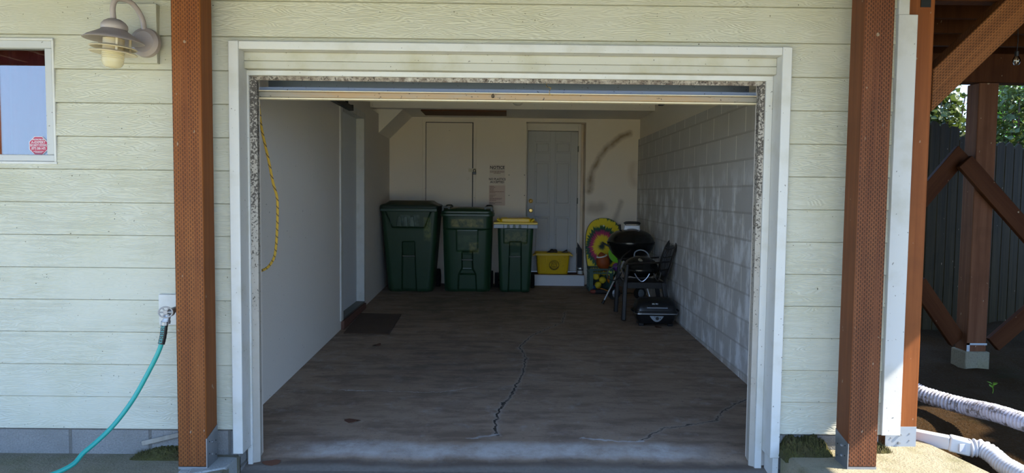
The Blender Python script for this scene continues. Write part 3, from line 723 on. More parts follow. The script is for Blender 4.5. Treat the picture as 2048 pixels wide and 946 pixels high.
t = MB(); t.box(-hx-.003, hx-.004, -hy-.004, -hy-.001, 0, .165); t.box(-hx-.002, hx-.003, -hy-.002, hy, -.002, .012); b = t.build('post_bracket', 'grey_metal', p2)
for x, z in ((-.01, .12), (-.015, .072), (.045, .085), (-.05, .05), (.05, .04), (.045, .125), (-.06, .1)):
    big = abs(x) < .02; q = MB(); q.cyl((x, -hy-.003, z), (x, -hy-(.014 if big else .007), z), .008 if big else .0045, .007 if big else .004, 8); q.build('bolt', 'galvanised', b)
t = MB(); q0 = at(1842, 8, 4.05); t.box(q0.x-p2.location.x-.0, q0.x-p2.location.x+.055, -hy-.005, -hy-.001, 2.50+.02, 2.62); t.build('strap', 'dark_metal', p2)
# front-edge post of the deck, only seen mirrored in the window
t = MB(); t.box(-.075, .075, -.075, .075, 0, 2.95); o = t.build('deck_post', 'cedar_plain', loc=(-4.82, 1.25, -.35), bevel=.006); tag(o, 'reddish timber post mirrored in the window glass', 'post')
def brace(name, label, p0, p1, w, mat, group=None, depth=.14, plumb=False):
    p0, p1 = Vector(p0), Vector(p1); d = p1-p0; L = d.length
    t = MB(); c = (w/2)*abs(d.z)/max(.2, abs(d.x)) if plumb else 0; t.prism([(-w/2, c), (w/2, -c), (w/2, L), (-w/2, L)], 'y', -depth/2, depth/2); o = t.build(name, mat, bevel=.005); o.location = p0
    zz = d.normalized(); yy = Vector((0, 1, 0)); yy = (yy-zz*yy.dot(zz)).normalized(); xx = yy.cross(zz)
    o.rotation_euler = Matrix((xx, yy, zz)).transposed().to_euler()
    return tag(o, label, 'brace', group)
def mid(a, b, Y): return at((a[0]+b[0])/2, (a[1]+b[1])/2, Y)
YBR = 4.12
a = mid((1870, 144), (1868, 224), YBR); b = mid((2048, -22), (2048, 48), YBR); dd = (b-a).normalized(); a.x = 2.356+.002; 
brace('deck_brace', 'thick incised diagonal brace rising from the corner post to the deck', a, a+dd*1.05, .165, 'cedar_light_incised', depth=.13, plumb=True)
# ---- white corner board
t = MB(); t.box(2.103, 2.163, 3.966, 4.05, 2.437, 2.75); t.box(2.103, 2.208, 3.962, 4.05, .122, 2.437); struct(t.build('trim_8', 'white_trim', bevel=.003))
# ---- under the deck: post, beam, braces
YP = 5.6
c0 = at(1945, 460, YP); c1 = at(1984, 460, YP); bz = gz(3.6, 5.6)-.03
zb0 = at(1990, 165, YP).z
pB, hx, hy = post('deck_post', 'dim timber post standing in soil under the deck with braces', c0.x, c1.x, YP, YP+.15, bz, zb0-.002, 'cedar_shade_post')
t = MB(); t.box(-hx-.02, hx+.02, -hy-.02, hy+.02, 0, .16); t.build('concrete_pier', 'slab_concrete', pB, bevel=.01)
t = MB(); t.box(-hx-.003, hx+.003, -hy-.004, -hy, .21, .225); t.box(-hx-.003, -hx+.02, -hy-.004, -hy, .16, .225); t.build('post_bracket', 'grey_metal', pB)
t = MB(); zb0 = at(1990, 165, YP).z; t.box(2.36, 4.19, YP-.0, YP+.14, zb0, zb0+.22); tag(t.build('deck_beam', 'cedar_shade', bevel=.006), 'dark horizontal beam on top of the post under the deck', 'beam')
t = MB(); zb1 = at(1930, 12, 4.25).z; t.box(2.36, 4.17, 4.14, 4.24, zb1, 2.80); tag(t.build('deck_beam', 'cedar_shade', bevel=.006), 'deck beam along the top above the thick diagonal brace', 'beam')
G = 'braces under the deck'
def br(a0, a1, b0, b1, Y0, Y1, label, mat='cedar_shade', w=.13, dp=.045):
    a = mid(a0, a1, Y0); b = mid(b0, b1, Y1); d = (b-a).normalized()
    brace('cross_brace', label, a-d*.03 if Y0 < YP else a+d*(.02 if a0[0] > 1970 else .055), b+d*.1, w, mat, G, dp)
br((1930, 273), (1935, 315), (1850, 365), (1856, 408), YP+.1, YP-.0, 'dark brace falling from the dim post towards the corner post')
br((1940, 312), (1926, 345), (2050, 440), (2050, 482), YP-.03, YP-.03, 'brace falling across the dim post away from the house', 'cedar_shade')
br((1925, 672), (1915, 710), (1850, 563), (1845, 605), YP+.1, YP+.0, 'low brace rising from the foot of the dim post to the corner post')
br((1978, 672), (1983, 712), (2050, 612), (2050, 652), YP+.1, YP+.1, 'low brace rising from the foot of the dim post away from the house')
# ---- fence
f0 = Vector((3.85, 6.9, 0)); fd = Vector((math.cos(R(24)), math.sin(R(24)), 0)); fn = Vector((fd.y, -fd.x, 0))
fence = thing('board_fence', 'weathered grey board fence in the shade behind the deck posts', 'fence', (f0.x, f0.y, 0))
for i in range(16):
    pz = 2.23-.02*i if i < 5 else (2.10-.008*i)
    T = Matrix.Translation(fd*(i*.145)) @ Matrix.Rotation(R(24), 4, 'Z')
    wd = .066; t = MB(T=T); q = [(-wd, 0), (wd, 0), (wd, pz-.04), (wd*.55, pz-.006), (0, pz+.004), (-wd*.55, pz-.006), (-wd, pz-.04)]
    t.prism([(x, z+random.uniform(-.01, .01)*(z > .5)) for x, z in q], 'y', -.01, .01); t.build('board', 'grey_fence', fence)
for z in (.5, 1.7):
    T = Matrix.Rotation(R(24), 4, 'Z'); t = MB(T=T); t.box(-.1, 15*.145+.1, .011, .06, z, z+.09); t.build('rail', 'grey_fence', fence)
# ---- foliage
def shrub(name, label, c, r, n, leaf, size, stems, seed, group=None):
    rg = np.random.default_rng(seed); o = thing(name, label, 'shrub', c, 0, group)
    t = MB()
    for i in range(n):
        p = rg.normal(0, 1, 3); p /= np.linalg.norm(p); p = p*rg.uniform(.35, 1)**.6*np.array(r); p[2] += r[2]
        a = Euler((rg.uniform(-1.2, 1.2), rg.uniform(-1.2, 1.2), rg.uniform(0, 6.3))).to_matrix(); s_ = size*rg.uniform(.6, 1.3)
        vs = [Vector(p)+a @ Vector(v)*s_ for v in ((0, 0, 0), (.38, .35, .06), (0, 1, 0), (-.38, .35, .06))]
        t.add(vs, [(0, 1, 2, 3)])
    t.build('foliage', leaf, o, smooth=False)
    t = MB()
    for i in range(stems):
        e = rg.uniform(-1, 1, 3)*np.array(r)*.8; e[2] = r[2]*(1+rg.uniform(-.2, .8)); t.tube(smooth_path([(e[0]*.1, e[1]*.1, -.0), (e[0]*.5, e[1]*.4, r[2]*.5), (e[0], e[1], e[2])], 5), [.03*(1-.75*k/10) for k in range(11)], 6)
    t.build('stems', 'bark', o)
shrub('shrub', 'leafy shrub rising over the fence nearest the house', (5.0, 8.7, .1), (.52, .5, 1.5), 7500, 'leaf', .085, 26, 3)
shrub('shrub', 'sparse twiggy shrub with bright leaves beside the dim post', (6.25, 8.8, .1), (.52, .5, 1.6), 5200, 'leaf', .08, 30, 5)
shrub('shrub', 'tall shrub beyond the fence at the edge of view', (7.9, 10.2, .1), (1.2, .8, 2.4), 9000, 'leaf_bright', .10, 20, 8)
shrub('unseen_shade_tree', 'unseen broad leafy tree added beside the deck to shade the soil', (7.6, 3.4, -.1), (1.3, 3.4, 2.2), 16000, 'leaf', .22, 20, 11)  # out-of-view tree, sized to block sun and sky light under the deck
sp = atz(1985, 782, .1)
o = thing('seedling', 'small green seedling sprouting from the bare soil', 'plant', (sp.x, sp.y, gz(sp.x, sp.y)-.005))
t = MB(); t.tube([(0, 0, 0), (.005, 0, .03), (0, 0, .06)], .002, 6); t.build('stem', 'leaf_bright', o)
t = MB()
for a in range(5):
    T = Matrix.Translation((0, 0, .05+.008*a)) @ Matrix.Rotation(a*2.4, 4, 'Z') @ Matrix.Rotation(.4, 4, 'X'); t.add([(0, 0, 0), (.014, .018, .004), (0, .042, 0), (-.014, .018, .004)], [(0, 1, 2, 3)], T)
t.build('leaves', 'leaf_bright', o, smooth=False)
# ---- hanging string-light bulb
bp = at(2033, 118, 5.0); o = thing('string_light_bulb', 'clear festoon bulb hanging under the deck beam', 'bulb', bp)
t = MB(); t.lathe([(.0, -.045), (.014, -.04), (.024, -.02), (.022, 0), (.012, .02)], n=20); t.build('bulb', 'bulb_glass', o)
t = MB(); t.lathe([(.0, .018), (.013, .018), (.013, .05), (.004, .055)], n=16); t.build('socket', 'black_plastic', o)
t = MB(); t.tube([(0, 0, .05), (.004, 0, .12), (0, 0, 2.61-bp.z)], .003, 6); t.build('cord', 'black_plastic', o)

# ---- wall lamp on its mounting block
t = MB(); bq = at(210, 8, 3.975); br_ = at(318, 128, 3.975); t.box(bq.x, br_.x, 3.955, WY+.004, br_.z, bq.z); mblk = t.build('lamp_block', 'siding', bevel=.003); struct(mblk)
lc = at(228, 70, 3.755)
lamp = thing('wall_lamp', 'weathered nautical wall lamp with flared shade and ribbed glass', 'lamp', (lc.x, lc.y, lc.z))
tilt = Matrix.Rotation(R(4), 4, 'Y')
t = MB(); t.lathe([(.052, .033), (.068, .019), (.092, .005), (.125, -.014), (.142, -.027), (.143, -.030), (.140, -.031), (.122, -.020), (.088, -.004), (.05, .012), (.001, .014)][::-1]+[], T=tilt, n=56)
t.lathe([(.060, .027), (.064, .036), (.062, .05), (.050, .066), (.03, .078), (.008, .083)], T=tilt, n=48); t.build('shade', 'grey_cap', lamp, ang=60)
t = MB(); t.lathe([(.055, -.050), (.106, -.061), (.112, -.066), (.106, -.069), (.055, -.057)], T=tilt, n=48); t.build('upper_ring', 'lamp_inner', lamp)
t = MB(); t.lathe([(.055, -.076), (.106, -.087), (.112, -.092), (.106, -.095), (.055, -.084)], T=tilt, n=48); t.build('lower_ring', 'lamp_inner', lamp)
for a in (2.4, 5.4, .6):
    t = MB(T=tilt); t.cyl((.075*math.cos(a), .075*math.sin(a), -.01), (.075*math.cos(a), .075*math.sin(a), -.09), .007, n=12); t.build('rod', 'lamp_inner', lamp)
t = MB(); t.lathe([(.02, -.01), (.05, -.02), (.05, -.086), (.02, -.088)], T=tilt, n=32); t.build('socket', 'lamp_inner', lamp)
pr = [(.052, -.086)]
for i in range(4): pr += [(.053, -.094-i*.009), (.050, -.0985-i*.009)]
pr += [(.052, -.132), (.050, -.142), (.046, -.147), (.045, -.152), (.039, -.157), (.037, -.161), (.028, -.164), (.018, -.167), (.001, -.168)]
t = MB(); t.lathe(pr, T=tilt, n=40); t.build('glass_jar', 'ribbed_glass', lamp, ang=60)
t = MB(); t.tube(smooth_path([(0, 0, .075), (-.003, 0, .14), (.01, .02, .185), (.045, .09, .185), (.065, .15, .13), (.068, .175, .07), (.068, .205, .03)], 8), .0135, 14); t.build('gooseneck', 'grey_cap', lamp)
t = MB(); T = Matrix.Rotation(-PI/2, 4, 'X'); t.lathe([(.001, 0.0), (.055, .002), (.075, .018), (.078, .045), (.001, .045)][::1], c=(.068, .152, .0), T=Matrix.Rotation(-PI/2, 4, 'X'), n=40); t.build('backplate', 'grey_cap', lamp)
# ---- hose bib and hose
hb = at(332, 624, 3.80)
blk0, blk1 = at(319, 588, 3.98), at(362, 650, 3.98)
t = MB(); t.box(blk0.x, blk1.x+.02, 3.966, WY+.002, blk1.z, blk0.z); struct(t.build('bib_block', 'white_trim', bevel=.004))
bib = thing('hose_bib', 'outdoor hose tap with spoked round handle on a white block', 'tap', (hb.x, hb.y, hb.z))
wx, wy = .028, .155
t = MB(); t.tube(smooth_path([(.012, .02, 0), (.022, .08, .004), (.036, wy+.01, .006)], 6), [.016]*13, 16); t.cyl((.033, wy-.02, .006), (.037, wy+.01, .006), .03, .034, 24); t.sphere((.012, .03, -.006), .021); t.build('body', 'galvanised', bib)
t = MB(); t.cyl((.004, .012, -.012), (-.002, 0.004, -.05), .017, .018, 16); t.cyl((-.002, .004, -.045), (-.003, .002, -.062), .0225, .0225, 12); t.build('spout', 'galvanised', bib)
hw = MB(T=Matrix.Rotation(R(12), 4, 'Z')); hw.tube([(.034*math.cos(a*PI/16), -.01, .028*math.sin(a*PI/16)) for a in range(32)], .0042, 8, closed=True)
for a in range(6): hw.tube([(0, -.01, 0), (.034*math.cos(a*PI/3), -.01, .028*math.sin(a*PI/3))], .0042, 8)
hw.cyl((0, -.016, 0), (0, .02, 0), .011, .009, 16); hw.build('wheel_handle', 'handle_paint', bib)
hq = [at(*p, y) for p, y in (((329, 650), 3.79), ((325, 678), 3.785), ((316, 706), 3.78), ((290, 757), 3.76), ((262, 805), 3.73), ((222, 856), 3.68), ((170, 903), 3.6), ((112, 946), 3.5))]
hq += [Vector((-2.62, 3.2, -.025)), Vector((-2.9, 2.8, -.028)), Vector((-3.4, 2.5, -.03))]
sp_ = smooth_path(hq, 8)
hose = thing('garden_hose', 'turquoise garden hose hanging from the tap down to the slab', 'hose', hq[0])
T = Matrix.Translation(-hq[0])
t = MB(T=T); t.tube(sp_, .0118, 16); t.build('tube', 'hose', hose)
t = MB(T=T); sleeve = sp_[0:12]; t.tube(sleeve, [.0165+.0012*(i % 2) for i in range(len(sleeve))], 16); sl_ = t.build('strain_relief', 'black_plastic', hose)
t = MB(T=T)
for i in range(1, 11):
    a_ = sleeve[i]; dirv = (sleeve[min(i+1, 11)]-sleeve[i-1]).normalized(); sd = Vector((1, 0, 0)).cross(dirv).normalized()
    t.bar(a_+Vector((-.0085, -.0150, .0)), a_+Vector((.0085, -.0150, .003)), .004, .004)
t.build('grip_slots', 'teal', sl_)
t = MB(T=T); t.cyl(sp_[0]+Vector((.001, 0, .018)), sp_[0], .019, .019, 10); t.build('coupling', 'galvanised', hose)
# ---- wood strip by the foundation, footing and moss
a, b = at(284, 887, 3.975), at(372, 866, 3.99)
t = MB(); t.bar(a, b, .012, .026); tag(t.build('wood_strip', 'grey_stick', bevel=.003), 'weathered wood strip leaning on the foundation beside the timber post', 'wood strip')
def mound(name, label, cx, cy, z, rx, ry, h, seed, hug):
    rg = np.random.default_rng(seed); t = MB(); n1, n2 = 46, 18; g = []
    for j in range(n2+1):
        for i in range(n1+1):
            x = (i/n1*2-1); y = (j/n2*2-1); e = max(0, 1-x*x)**.6*(max(0, 1-max(0, -y)**1.6))
            g.append((cx+x*rx, cy+y*ry, z+h*e*(.75+.5*rg.random())*(.86+.14*math.sin(x*4+seed)) - .012*(e < .05)))
    t.add(g, [(j*(n1+1)+i, j*(n1+1)+i+1, (j+1)*(n1+1)+i+1, (j+1)*(n1+1)+i) for j in range(n2) for i in range(n1)])
    for k in range(420):
        x = rg.uniform(-.95, .95); y = rg.uniform(-.9, .9); e = max(0, 1-x*x)**.6*(max(0, 1-max(0, -y)**1.6))
        p = Vector((cx+x*rx, cy+y*ry, z+h*e*.7)); l = rg.uniform(.012, .035); d = Vector((rg.uniform(-.5, .5), rg.uniform(-.6, .2), 1)).normalized()*l
        t.add([p-Vector((.0012, 0, 0)), p+Vector((.0012, 0, 0)), p+d], [(0, 1, 2)])
    o = t.build(name, 'moss', smooth=False); o['kind'] = 'stuff'; return tag(o, label, 'moss')
mound('moss', 'dark moss growing along the foundation beside the window-side post', -1.86, 3.95, -.035, .21, .05, .05, 2, 0)
mound('moss', 'sunlit moss clump filling the gap behind the concrete pad', 1.67, 3.93, .015, .14, .075, .11, 5, 0)
mound('moss', 'yellow moss between the two timber posts at the corner', 2.07, 4.0, .02, .1, .08, .05, 7, 0)
t = MB(); t.prism([(-1.655, 3.70), (-1.488, 3.80), (-1.484, 3.955), (-1.55, 3.96), (-1.70, 3.955)], 'z', -.32, -.031+.006); t.prism([(-1.72, 3.74), (-1.60, 3.745), (-1.59, 3.94), (-1.74, 3.94)], 'z', -.3, -.031); struct(t.build('slab_footing', 'footing_concrete', bevel=.008))
# ---- drain pieces
def corr(name, label, pts, r, mat, T0, k=9):
    path = smooth_path(pts, k); L = [0]
    for i in range(1, len(path)): L.append(L[-1]+(path[i]-path[i-1]).length)
    n = int(L[-1]/.0055); res = []; rr = []
    for i in range(n+1):
        s_ = L[-1]*i/n; j = max(0, min(len(path)-2, next((q for q in range(len(L)-1) if L[q+1] >= s_), len(L)-2))); f = (s_-L[j])/max(1e-6, L[j+1]-L[j]); res.append(path[j].lerp(path[j+1], f)); rr.append(r+.0058*math.sin(s_/.0235*2*PI))
    return res, rr
pp = [at(1815, 766, 4.75), at(1838, 785, 4.7), at(1890, 802, 4.55), at(1940, 815, 4.4), at(1990, 826, 4.2), at(2050, 845, 4.0), at(2120, 868, 3.8)]
res, rr = corr('', '', pp, .049, '', None)
t = MB(); t.tube(res, rr, 20); o = t.build('corrugated_pipe', 'corr_dirty', ang=180); tag(o, 'dirty white corrugated drain pipe lying across the shaded soil', 'pipe')
ds = thing('downspout_extension', 'white downspout end feeding a bent corrugated hose in the sun', 'drain', at(1870, 880, 4.05))
T = Matrix.Translation(-ds.location)
a, b = at(1822, 870, 4.22), at(1902, 886, 4.06)
t = MB(T=T); t.bar(a, b, .062, .072); 
for q in (-.018, .018): t.bar(a+Vector((0, -.033, q)), b+Vector((0, -.033, q)), .006, .012)
t.build('downspout', 'white_pvc', ds, bevel=.006)
c_ = at(1942, 896, 4.02); t = MB(T=T); t.bar(b-(c_-b).normalized()*.012, c_, .074, .086); ad = t.build('adapter', 'white_pvc', ds, bevel=.01)
t = MB(T=T); cc = (b+c_)/2+Vector((-.01, -.04, -.002)); t.box(cc.x-.024, cc.x+.02, cc.y-.001, cc.y+.004, cc.z-.022, cc.z+.024); t.build('stamp_panel', 'corr_white', ad, bevel=.002)
pp = [c_-Vector((.01, 0, 0)), at(1962, 897, 4.0), at(1985, 910, 3.94), at(2005, 928, 3.86), at(2030, 943, 3.76), at(2060, 958, 3.65), at(2110, 985, 3.5)]
res, rr = corr('', '', pp, .047, '', None)
t = MB(T=T); t.tube(res, rr, 20); t.build('corrugated_hose', 'corr_white', ds, ang=180)

# ================================================================== GARAGE DOOR
gd = thing('garage_door', 'raised steel sectional garage door with dirty bottom rail', 'garage door', (0, 4.25, 2.0))
t = MB(T=Matrix.Translation((0, -4.25, -2.0))); t.box(-1.445, 1.455, 4.205, 4.245, 1.984, 2.022); rail = t.build('bottom_rail', 'rail', gd, bevel=.008)
t = MB(T=Matrix.Translation((0, -4.25, -2.0))); t.box(-1.447, 1.457, 4.200, 4.25, 1.977, 1.984); t.build('bottom_seal', 'rust_white', rail)
t = MB(T=Matrix.Translation((0, -4.25, -2.0))); t.box(-1.445, 1.455, 4.203, 4.25, 2.022, 2.0265); t.build('rail_lip', 'rust_white', rail)
t = MB(T=Matrix.Translation((0, -4.25, -2.0))); pr_ = [(4.213, 2.026), (4.219, 2.047), (4.42, 2.056), (4.42, 2.15), (4.42, 2.35), (4.44, 2.35), (4.44, 2.04), (4.30, 2.026)]; t.prism(pr_, 'x', -1.445, 1.455); t.build('bottom_section', 'door_steel', gd)
for i in range(4):
    y0 = 4.40+i*.56
    t = MB(T=Matrix.Translation((0, -4.25, -2.0))); t.box(-1.445, 1.455, y0, y0+.55, 2.352, 2.39)
    for q in (-.7, 0, .7): t.box(q-.02, q+.02, y0+.04, y0+.51, 2.335, 2.352)
    t.build('door_section', 'door_steel', gd)
t = MB(T=Matrix.Translation((0, -4.25, -2.0))); q = at(985, 192, 4.2); t.tube([(q.x, 4.197, q.z-.012), (q.x-.003, 4.192, q.z), (q.x+.004, 4.19, q.z+.012), (q.x+.008, 4.193, q.z), (q.x+.006, 4.2, q.z-.01)], .003, 6); t.build('pull_hook', 'dark_metal', rail)
t = MB(T=Matrix.Translation((0, -4.25, -2.0))); q = [at(1093, 166, 4.195), at(1093, 173, 4.195), at(1102, 176, 4.195), at(1098, 184, 4.195), at(1101, 191, 4.195)]; t.tube(q, .0016, 6); t.build('string', 'rope', rail)
for sx, lab, e in ((-1.5, 'dark door track under the ceiling over the plaster wall', 7.0), (1.5, 'dark door track under the ceiling by the block wall', 7.2)):
    z = 2.245 if sx < 0 else 2.35
    tr = thing('door_track', lab, 'track', (sx, e, z), 0, 'garage door tracks')
    s = 1 if sx > 0 else -1
    t = MB(); t.box(-.02, .02, -(e-4.45), 0, -.022, -.018); t.box(-.022, -.018, -(e-4.45), 0, -.022, .022); t.box(.018, .022, -(e-4.45), 0, -.022, .022); t.build('channel', 'dark_metal', tr)
    t = MB(); t.box(-.026, .026, -.05, -.02, .0, .03); t.box(s*.022, s*.05, -.05, -.02, -.01, 2.715-z); t.build('hanger', 'dark_metal', tr)
rp_ = [at(517, 200, 4.3), at(519, 225, 4.3), at(524, 262, 4.3), at(536, 315, 4.3), at(546, 365, 4.3), at(554, 395, 4.3), at(555, 430, 4.3), at(553, 480, 4.3), at(549, 512, 4.3), at(538, 532, 4.3), at(524, 541, 4.3), at(511, 543, 4.3)]
t = MB(); t.tube(smooth_path(rp_, 6), .0078, 10); o = t.build('rope', 'rope'); tag(o, 'frayed yellow rope hanging in a curve beside the door jamb', 'rope')

# ================================================================== GARAGE FIXTURES
# ---- side door in the plaster wall
sd = bpy.data.objects.new('door_1', None); COL.objects.link(sd); struct(sd); sd.location = (xl(D0), D0, .10); sd.rotation_euler = (0, 0, math.atan(.0115))
W = D1-D0; H = DZ-.10
t = MB(); t.box(-.12, .016, -.10, .0, -.012, H+.075); t.box(-.12, .016, W, W+.09, -.012, H+.075); t.box(-.12, .016, 0, W, H, H+.075); t.build('door_casing', 'white_trim', sd, bevel=.004)
t = MB(); t.box(-.115, -.08, .0, W, 0, H); t.build('door_leaf', 'door_paint_white', sd)
t = MB(); t.box(-.08, .02, .005, W-.005, -.005, .012); t.build('threshold', 'dirty_metal', sd)
t = MB(); t.box(-.10, .035, -.05, W+.03, -.105, -.012); t.build('sill_board', 'brick_red', sd, bevel=.006)
t = MB(); a = flo(687, 668); b = flo(778, 670); c = flo(803, 630); d = flo(722, 628)
mz = lambda p, h: (p[0], p[1], zf(p[1])+h)
t.hexa([mz(p, .001) for p in (a, b, c, d)]+[mz(p, .013) for p in (a, b, c, d)]); o = t.build('doormat', 'mat', bevel=.003); tag(o, 'worn brown doormat on the concrete below the side door', 'doormat')
# ---- closet door flush in the back wall
cd = bpy.data.objects.new('door_2', None); COL.objects.link(cd); struct(cd); cd.location = (CX0, YB, .3)
w_ = CX1-CX0; h_ = CZ-.3
t = MB(); t.box(-.06, -.012, -.010, .002, -.2, h_+.055); t.box(w_+.012, w_+.06, -.010, .002, -.2, h_+.055); t.box(-.012, w_+.012, -.010, .002, h_+.012, h_+.055); t.build('door_casing', 'back_wall', cd, bevel=.003)
t = MB(); t.box(-.012, w_+.012, -.0015, .001, 0, h_+.012); t.build('shadow_gap', 'dark_metal', cd)
t = MB(); t.box(-.004, w_-.002, -.007, -.001, 0, h_+.002); lf = t.build('door_leaf', 'back_wall', cd, bevel=.002)
q = at(936, 357, YB); t = MB(T=Matrix.Translation((q.x-CX0, -.007, q.z-.3))); t.tube([(.022*math.cos(i*PI/12), 0, .022*math.sin(i*PI/12)) for i in range(24)], .004, 8, closed=True); t.sphere((0, 0, 0), (.014, .006, .014)); t.build('pull_ring', 'back_wall', lf)
q0 = at(937, 337, YB); q1 = at(952, 344, YB); t = MB(T=Matrix.Translation((-CX0, -YB, -.3))); t.box(q0.x, q1.x-.02, YB-.016, YB-.007, q1.z, q0.z); t.box(q1.x-.05, q1.x, YB-.02, YB-.01, q1.z-.006, q0.z+.004); t.build('hasp', 'rust_white', cd, bevel=.002)
q = at(949, 343, YB-.04)
o = thing('padlock', 'small black padlock hanging on the closet door hasp', 'padlock', q)
t = MB(); t.box(-.026, .026, -.012, .012, -.045, -.005); t.build('body', 'black_satin', o, bevel=.006)
t = MB(); t.tube([(-.017, 0, -.008), (-.017, 0, .02), (-.010, 0, .032), (.010, 0, .032), (.017, 0, .02), (.017, 0, -.008)], .005, 10); t.build('shackle', 'dark_metal', o)
# rail and pipe low on the back wall, plank under the bulkhead
t = MB(); zz = at(885, 486, YB).z; t.box(-1.70, DX0-.02, YB-.028, YB, zz-.022, zz+.022); struct(t.build('trim_11', 'back_wall', bevel=.004))
a, b = at(845, 227, 9.9), at(1013, 236, 9.9); t = MB(); t.box(at(846, 231, 10.25).x, at(1013, 231, 10.25).x, 9.99, 10.55, BZ-.022, BZ-.0005); o = t.build('plank', 'brown_plank', bevel=.003); tag(o, 'brown wood plank fixed flat under the dropped ceiling', 'plank')
# ---- notices
def sheet(name, label, p0, p1, mat, lines):
    a = at(*p0, YB-.004); b = at(*p1, YB-.004); cx, cz = (a.x+b.x)/2, (a.z+b.z)/2
    o = thing(name, label, 'notice', (cx, YB-.003, cz)); hw, hh = (b.x-a.x)/2, (a.z-b.z)/2
    t = MB(); t.box(-hw, hw, -.0005, .0025, -hh, hh); t.build('sheet', mat, o)
    lines(o, hw, hh)
def scrib(u, x0, x1, z, th):
    x = x0
    while x < x1-.004:
        l = min(random.uniform(.012, .035), x1-x); u.box(x, x+l, -.0012, -.0004, z-th/2, z+th/2); x += l+.004
def L1(o, hw, hh):
    t = MB(); text_into(t, 'NOTICE', .062, Matrix.Translation((0, -.001, hh-.045)) @ FRONT, bold=.0012, squeeze=.98); t.box(-.085, .085, -.0014, -.0004, hh-.075, hh-.071); t.build('lettering', 'ink', o)
    u = MB()
    for i, wd in enumerate((.92, .92, .45)): scrib(u, -hw*wd, hw*wd, hh-.098-i*.017, .007)
    u.build('small_print', 'red_ink', o)
    t = MB(); text_into(t, 'NO PLASTICS', .046, Matrix.Translation((0, -.001, -hh+.085)) @ FRONT, bold=.001, squeeze=.92); text_into(t, 'ACCEPTED', .046, Matrix.Translation((0, -.001, -hh+.042)) @ FRONT, bold=.001, squeeze=.92); t.build('lettering', 'ink', o)
def L2(o, hw, hh):
    z = hh-.015; u = MB()
    for wd in (.5, .68, .5, .5, .55, 1.75, .7, 0, .8, .6, .4, 1.55, 1.5, .8, 0, 1.5, .7, 0):
        if wd: scrib(u, -hw+.012, -hw+.012+hw*wd, z, .006)
        elif u.v: u.build('small_print', 'red_ink', o); u = MB()
        z -= .0163
sheet('notice', 'paper sign reading NOTICE taped on the back wall beside the grey door', (979, 329), (1010, 370), 'paper', L1)
sheet('notice', 'lower list sheet taped under the NOTICE sign on the back wall', (978, 370.5), (1010, 411), 'paper_pink', L2)
t = MB(); t.cyl((0, 0, 0), (0, -.008, 0), .007, .006, 10); s0 = t.build('wall_nail', 'dark_metal')
for i, (x, y, lb) in enumerate(((1018, 350, 'upper nail beside the NOTICE sign'), (1049, 350, 'upper nail by the grey door edge'), (1018, 391, 'lower nail beside the list sheet'), (1049, 391, 'lower nail by the grey door edge'))):
    o = s0 if i == 0 else copy_tree(s0); q = at(x, y, YB); o.location = (q.x, YB, q.z); tag(o, lb+' on the back wall', 'nail', 'nails in the back wall')
# ---- grey six-panel door in its recess
YD = 11.25
d0 = at(1056, 262, YD); d1 = at(1157, 262, YD); dw = d1.x-d0.x-.005; db = .252; dh = d0.z-db
dr = bpy.data.objects.new('door_3', None); COL.objects.link(dr); struct(dr); dr.location = (d0.x, YD, db)
def px2(px, py): q = at(px, py, YD); return q.x-d0.x, q.z-db
t = MB(); t.box(0, dw, .014, .045, .0, dh)
panels = [((1072, 285), (1098, 305)), ((1112, 285), (1139, 305)), ((1072, 325), (1098, 408)), ((1112, 325), (1139, 408)), ((1069, 434), (1097, 515)), ((1111, 434), (1138, 515))]
PB = []
for pa, pb in panels:
    x0, z1 = px2(*pa); x1, z0 = px2(*pb); PB.append((x0-.012, x1+.012, z0-.012, z1+.012))
xa, xb = (PB[0][0]+PB[2][0]+PB[4][0])/3, (PB[0][1]+PB[2][1]+PB[4][1])/3; xc, xd = (PB[1][0]+PB[3][0]+PB[5][0])/3, (PB[1][1]+PB[3][1]+PB[5][1])/3
zr = [(PB[4][2], PB[4][3]), (PB[2][2], PB[2][3]), (PB[0][2], PB[0][3])]
for q in ((0, xa), (xb, xc), (xd, dw)): t.box(q[0], q[1], 0, .014, 0, dh)
ze = [0]+[v for p in zr for v in p]+[dh]
for i in range(0, 8, 2):
    t.box(xa, xb, 0, .014, ze[i], ze[i+1]); t.box(xc, xd, 0, .014, ze[i], ze[i+1])
for (p, q) in ((xa, xb), (xc, xd)):
    for (u, v) in zr:
        g = .034
        for (aa, bb, yy) in ((g, g*.55, .003),):
            t.hexa([(p+g, yy, u+g), (q-g, yy, u+g), (q-g*.6, .0141, u+g*.6), (p+g*.6, .0141, u+g*.6), (p+g, yy, v-g), (q-g, yy, v-g), (q-g*.6, .0141, v-g*.6), (p+g*.6, .0141, v-g*.6)])
t.build('door_leaf', 'door_paint_grey', dr, bevel=.004)
for py, rr_, ln, nm in ((402, .03, .05, 'door_knob'), (421, .028, .022, 'deadbolt')):
    x, z = px2(1061.5, py); t = MB(T=Matrix.Translation((x, 0, z)) @ Matrix.Rotation(PI/2, 4, 'X')); t.lathe([(.034, 0), (.034, .008), (.016, .012), (.014, .02), (rr_, .03), (rr_, ln), (.012, ln+.008), (.001, ln+.009)] if nm == 'door_knob' else [(.034, 0), (.034, .012), (.026, .018), (.024, .026), (.001, .028)], n=28); t.build(nm, 'brass', dr)
for z in (.28, 1.05, 1.85):
    t = MB(); t.cyl((dw+.008, -.006, z), (dw+.008, -.006, z+.09), .008, n=10); t.box(dw-.004, dw+.01, -.003, .001, z, z+.09); t.build('hinge', 'dirty_metal', dr)
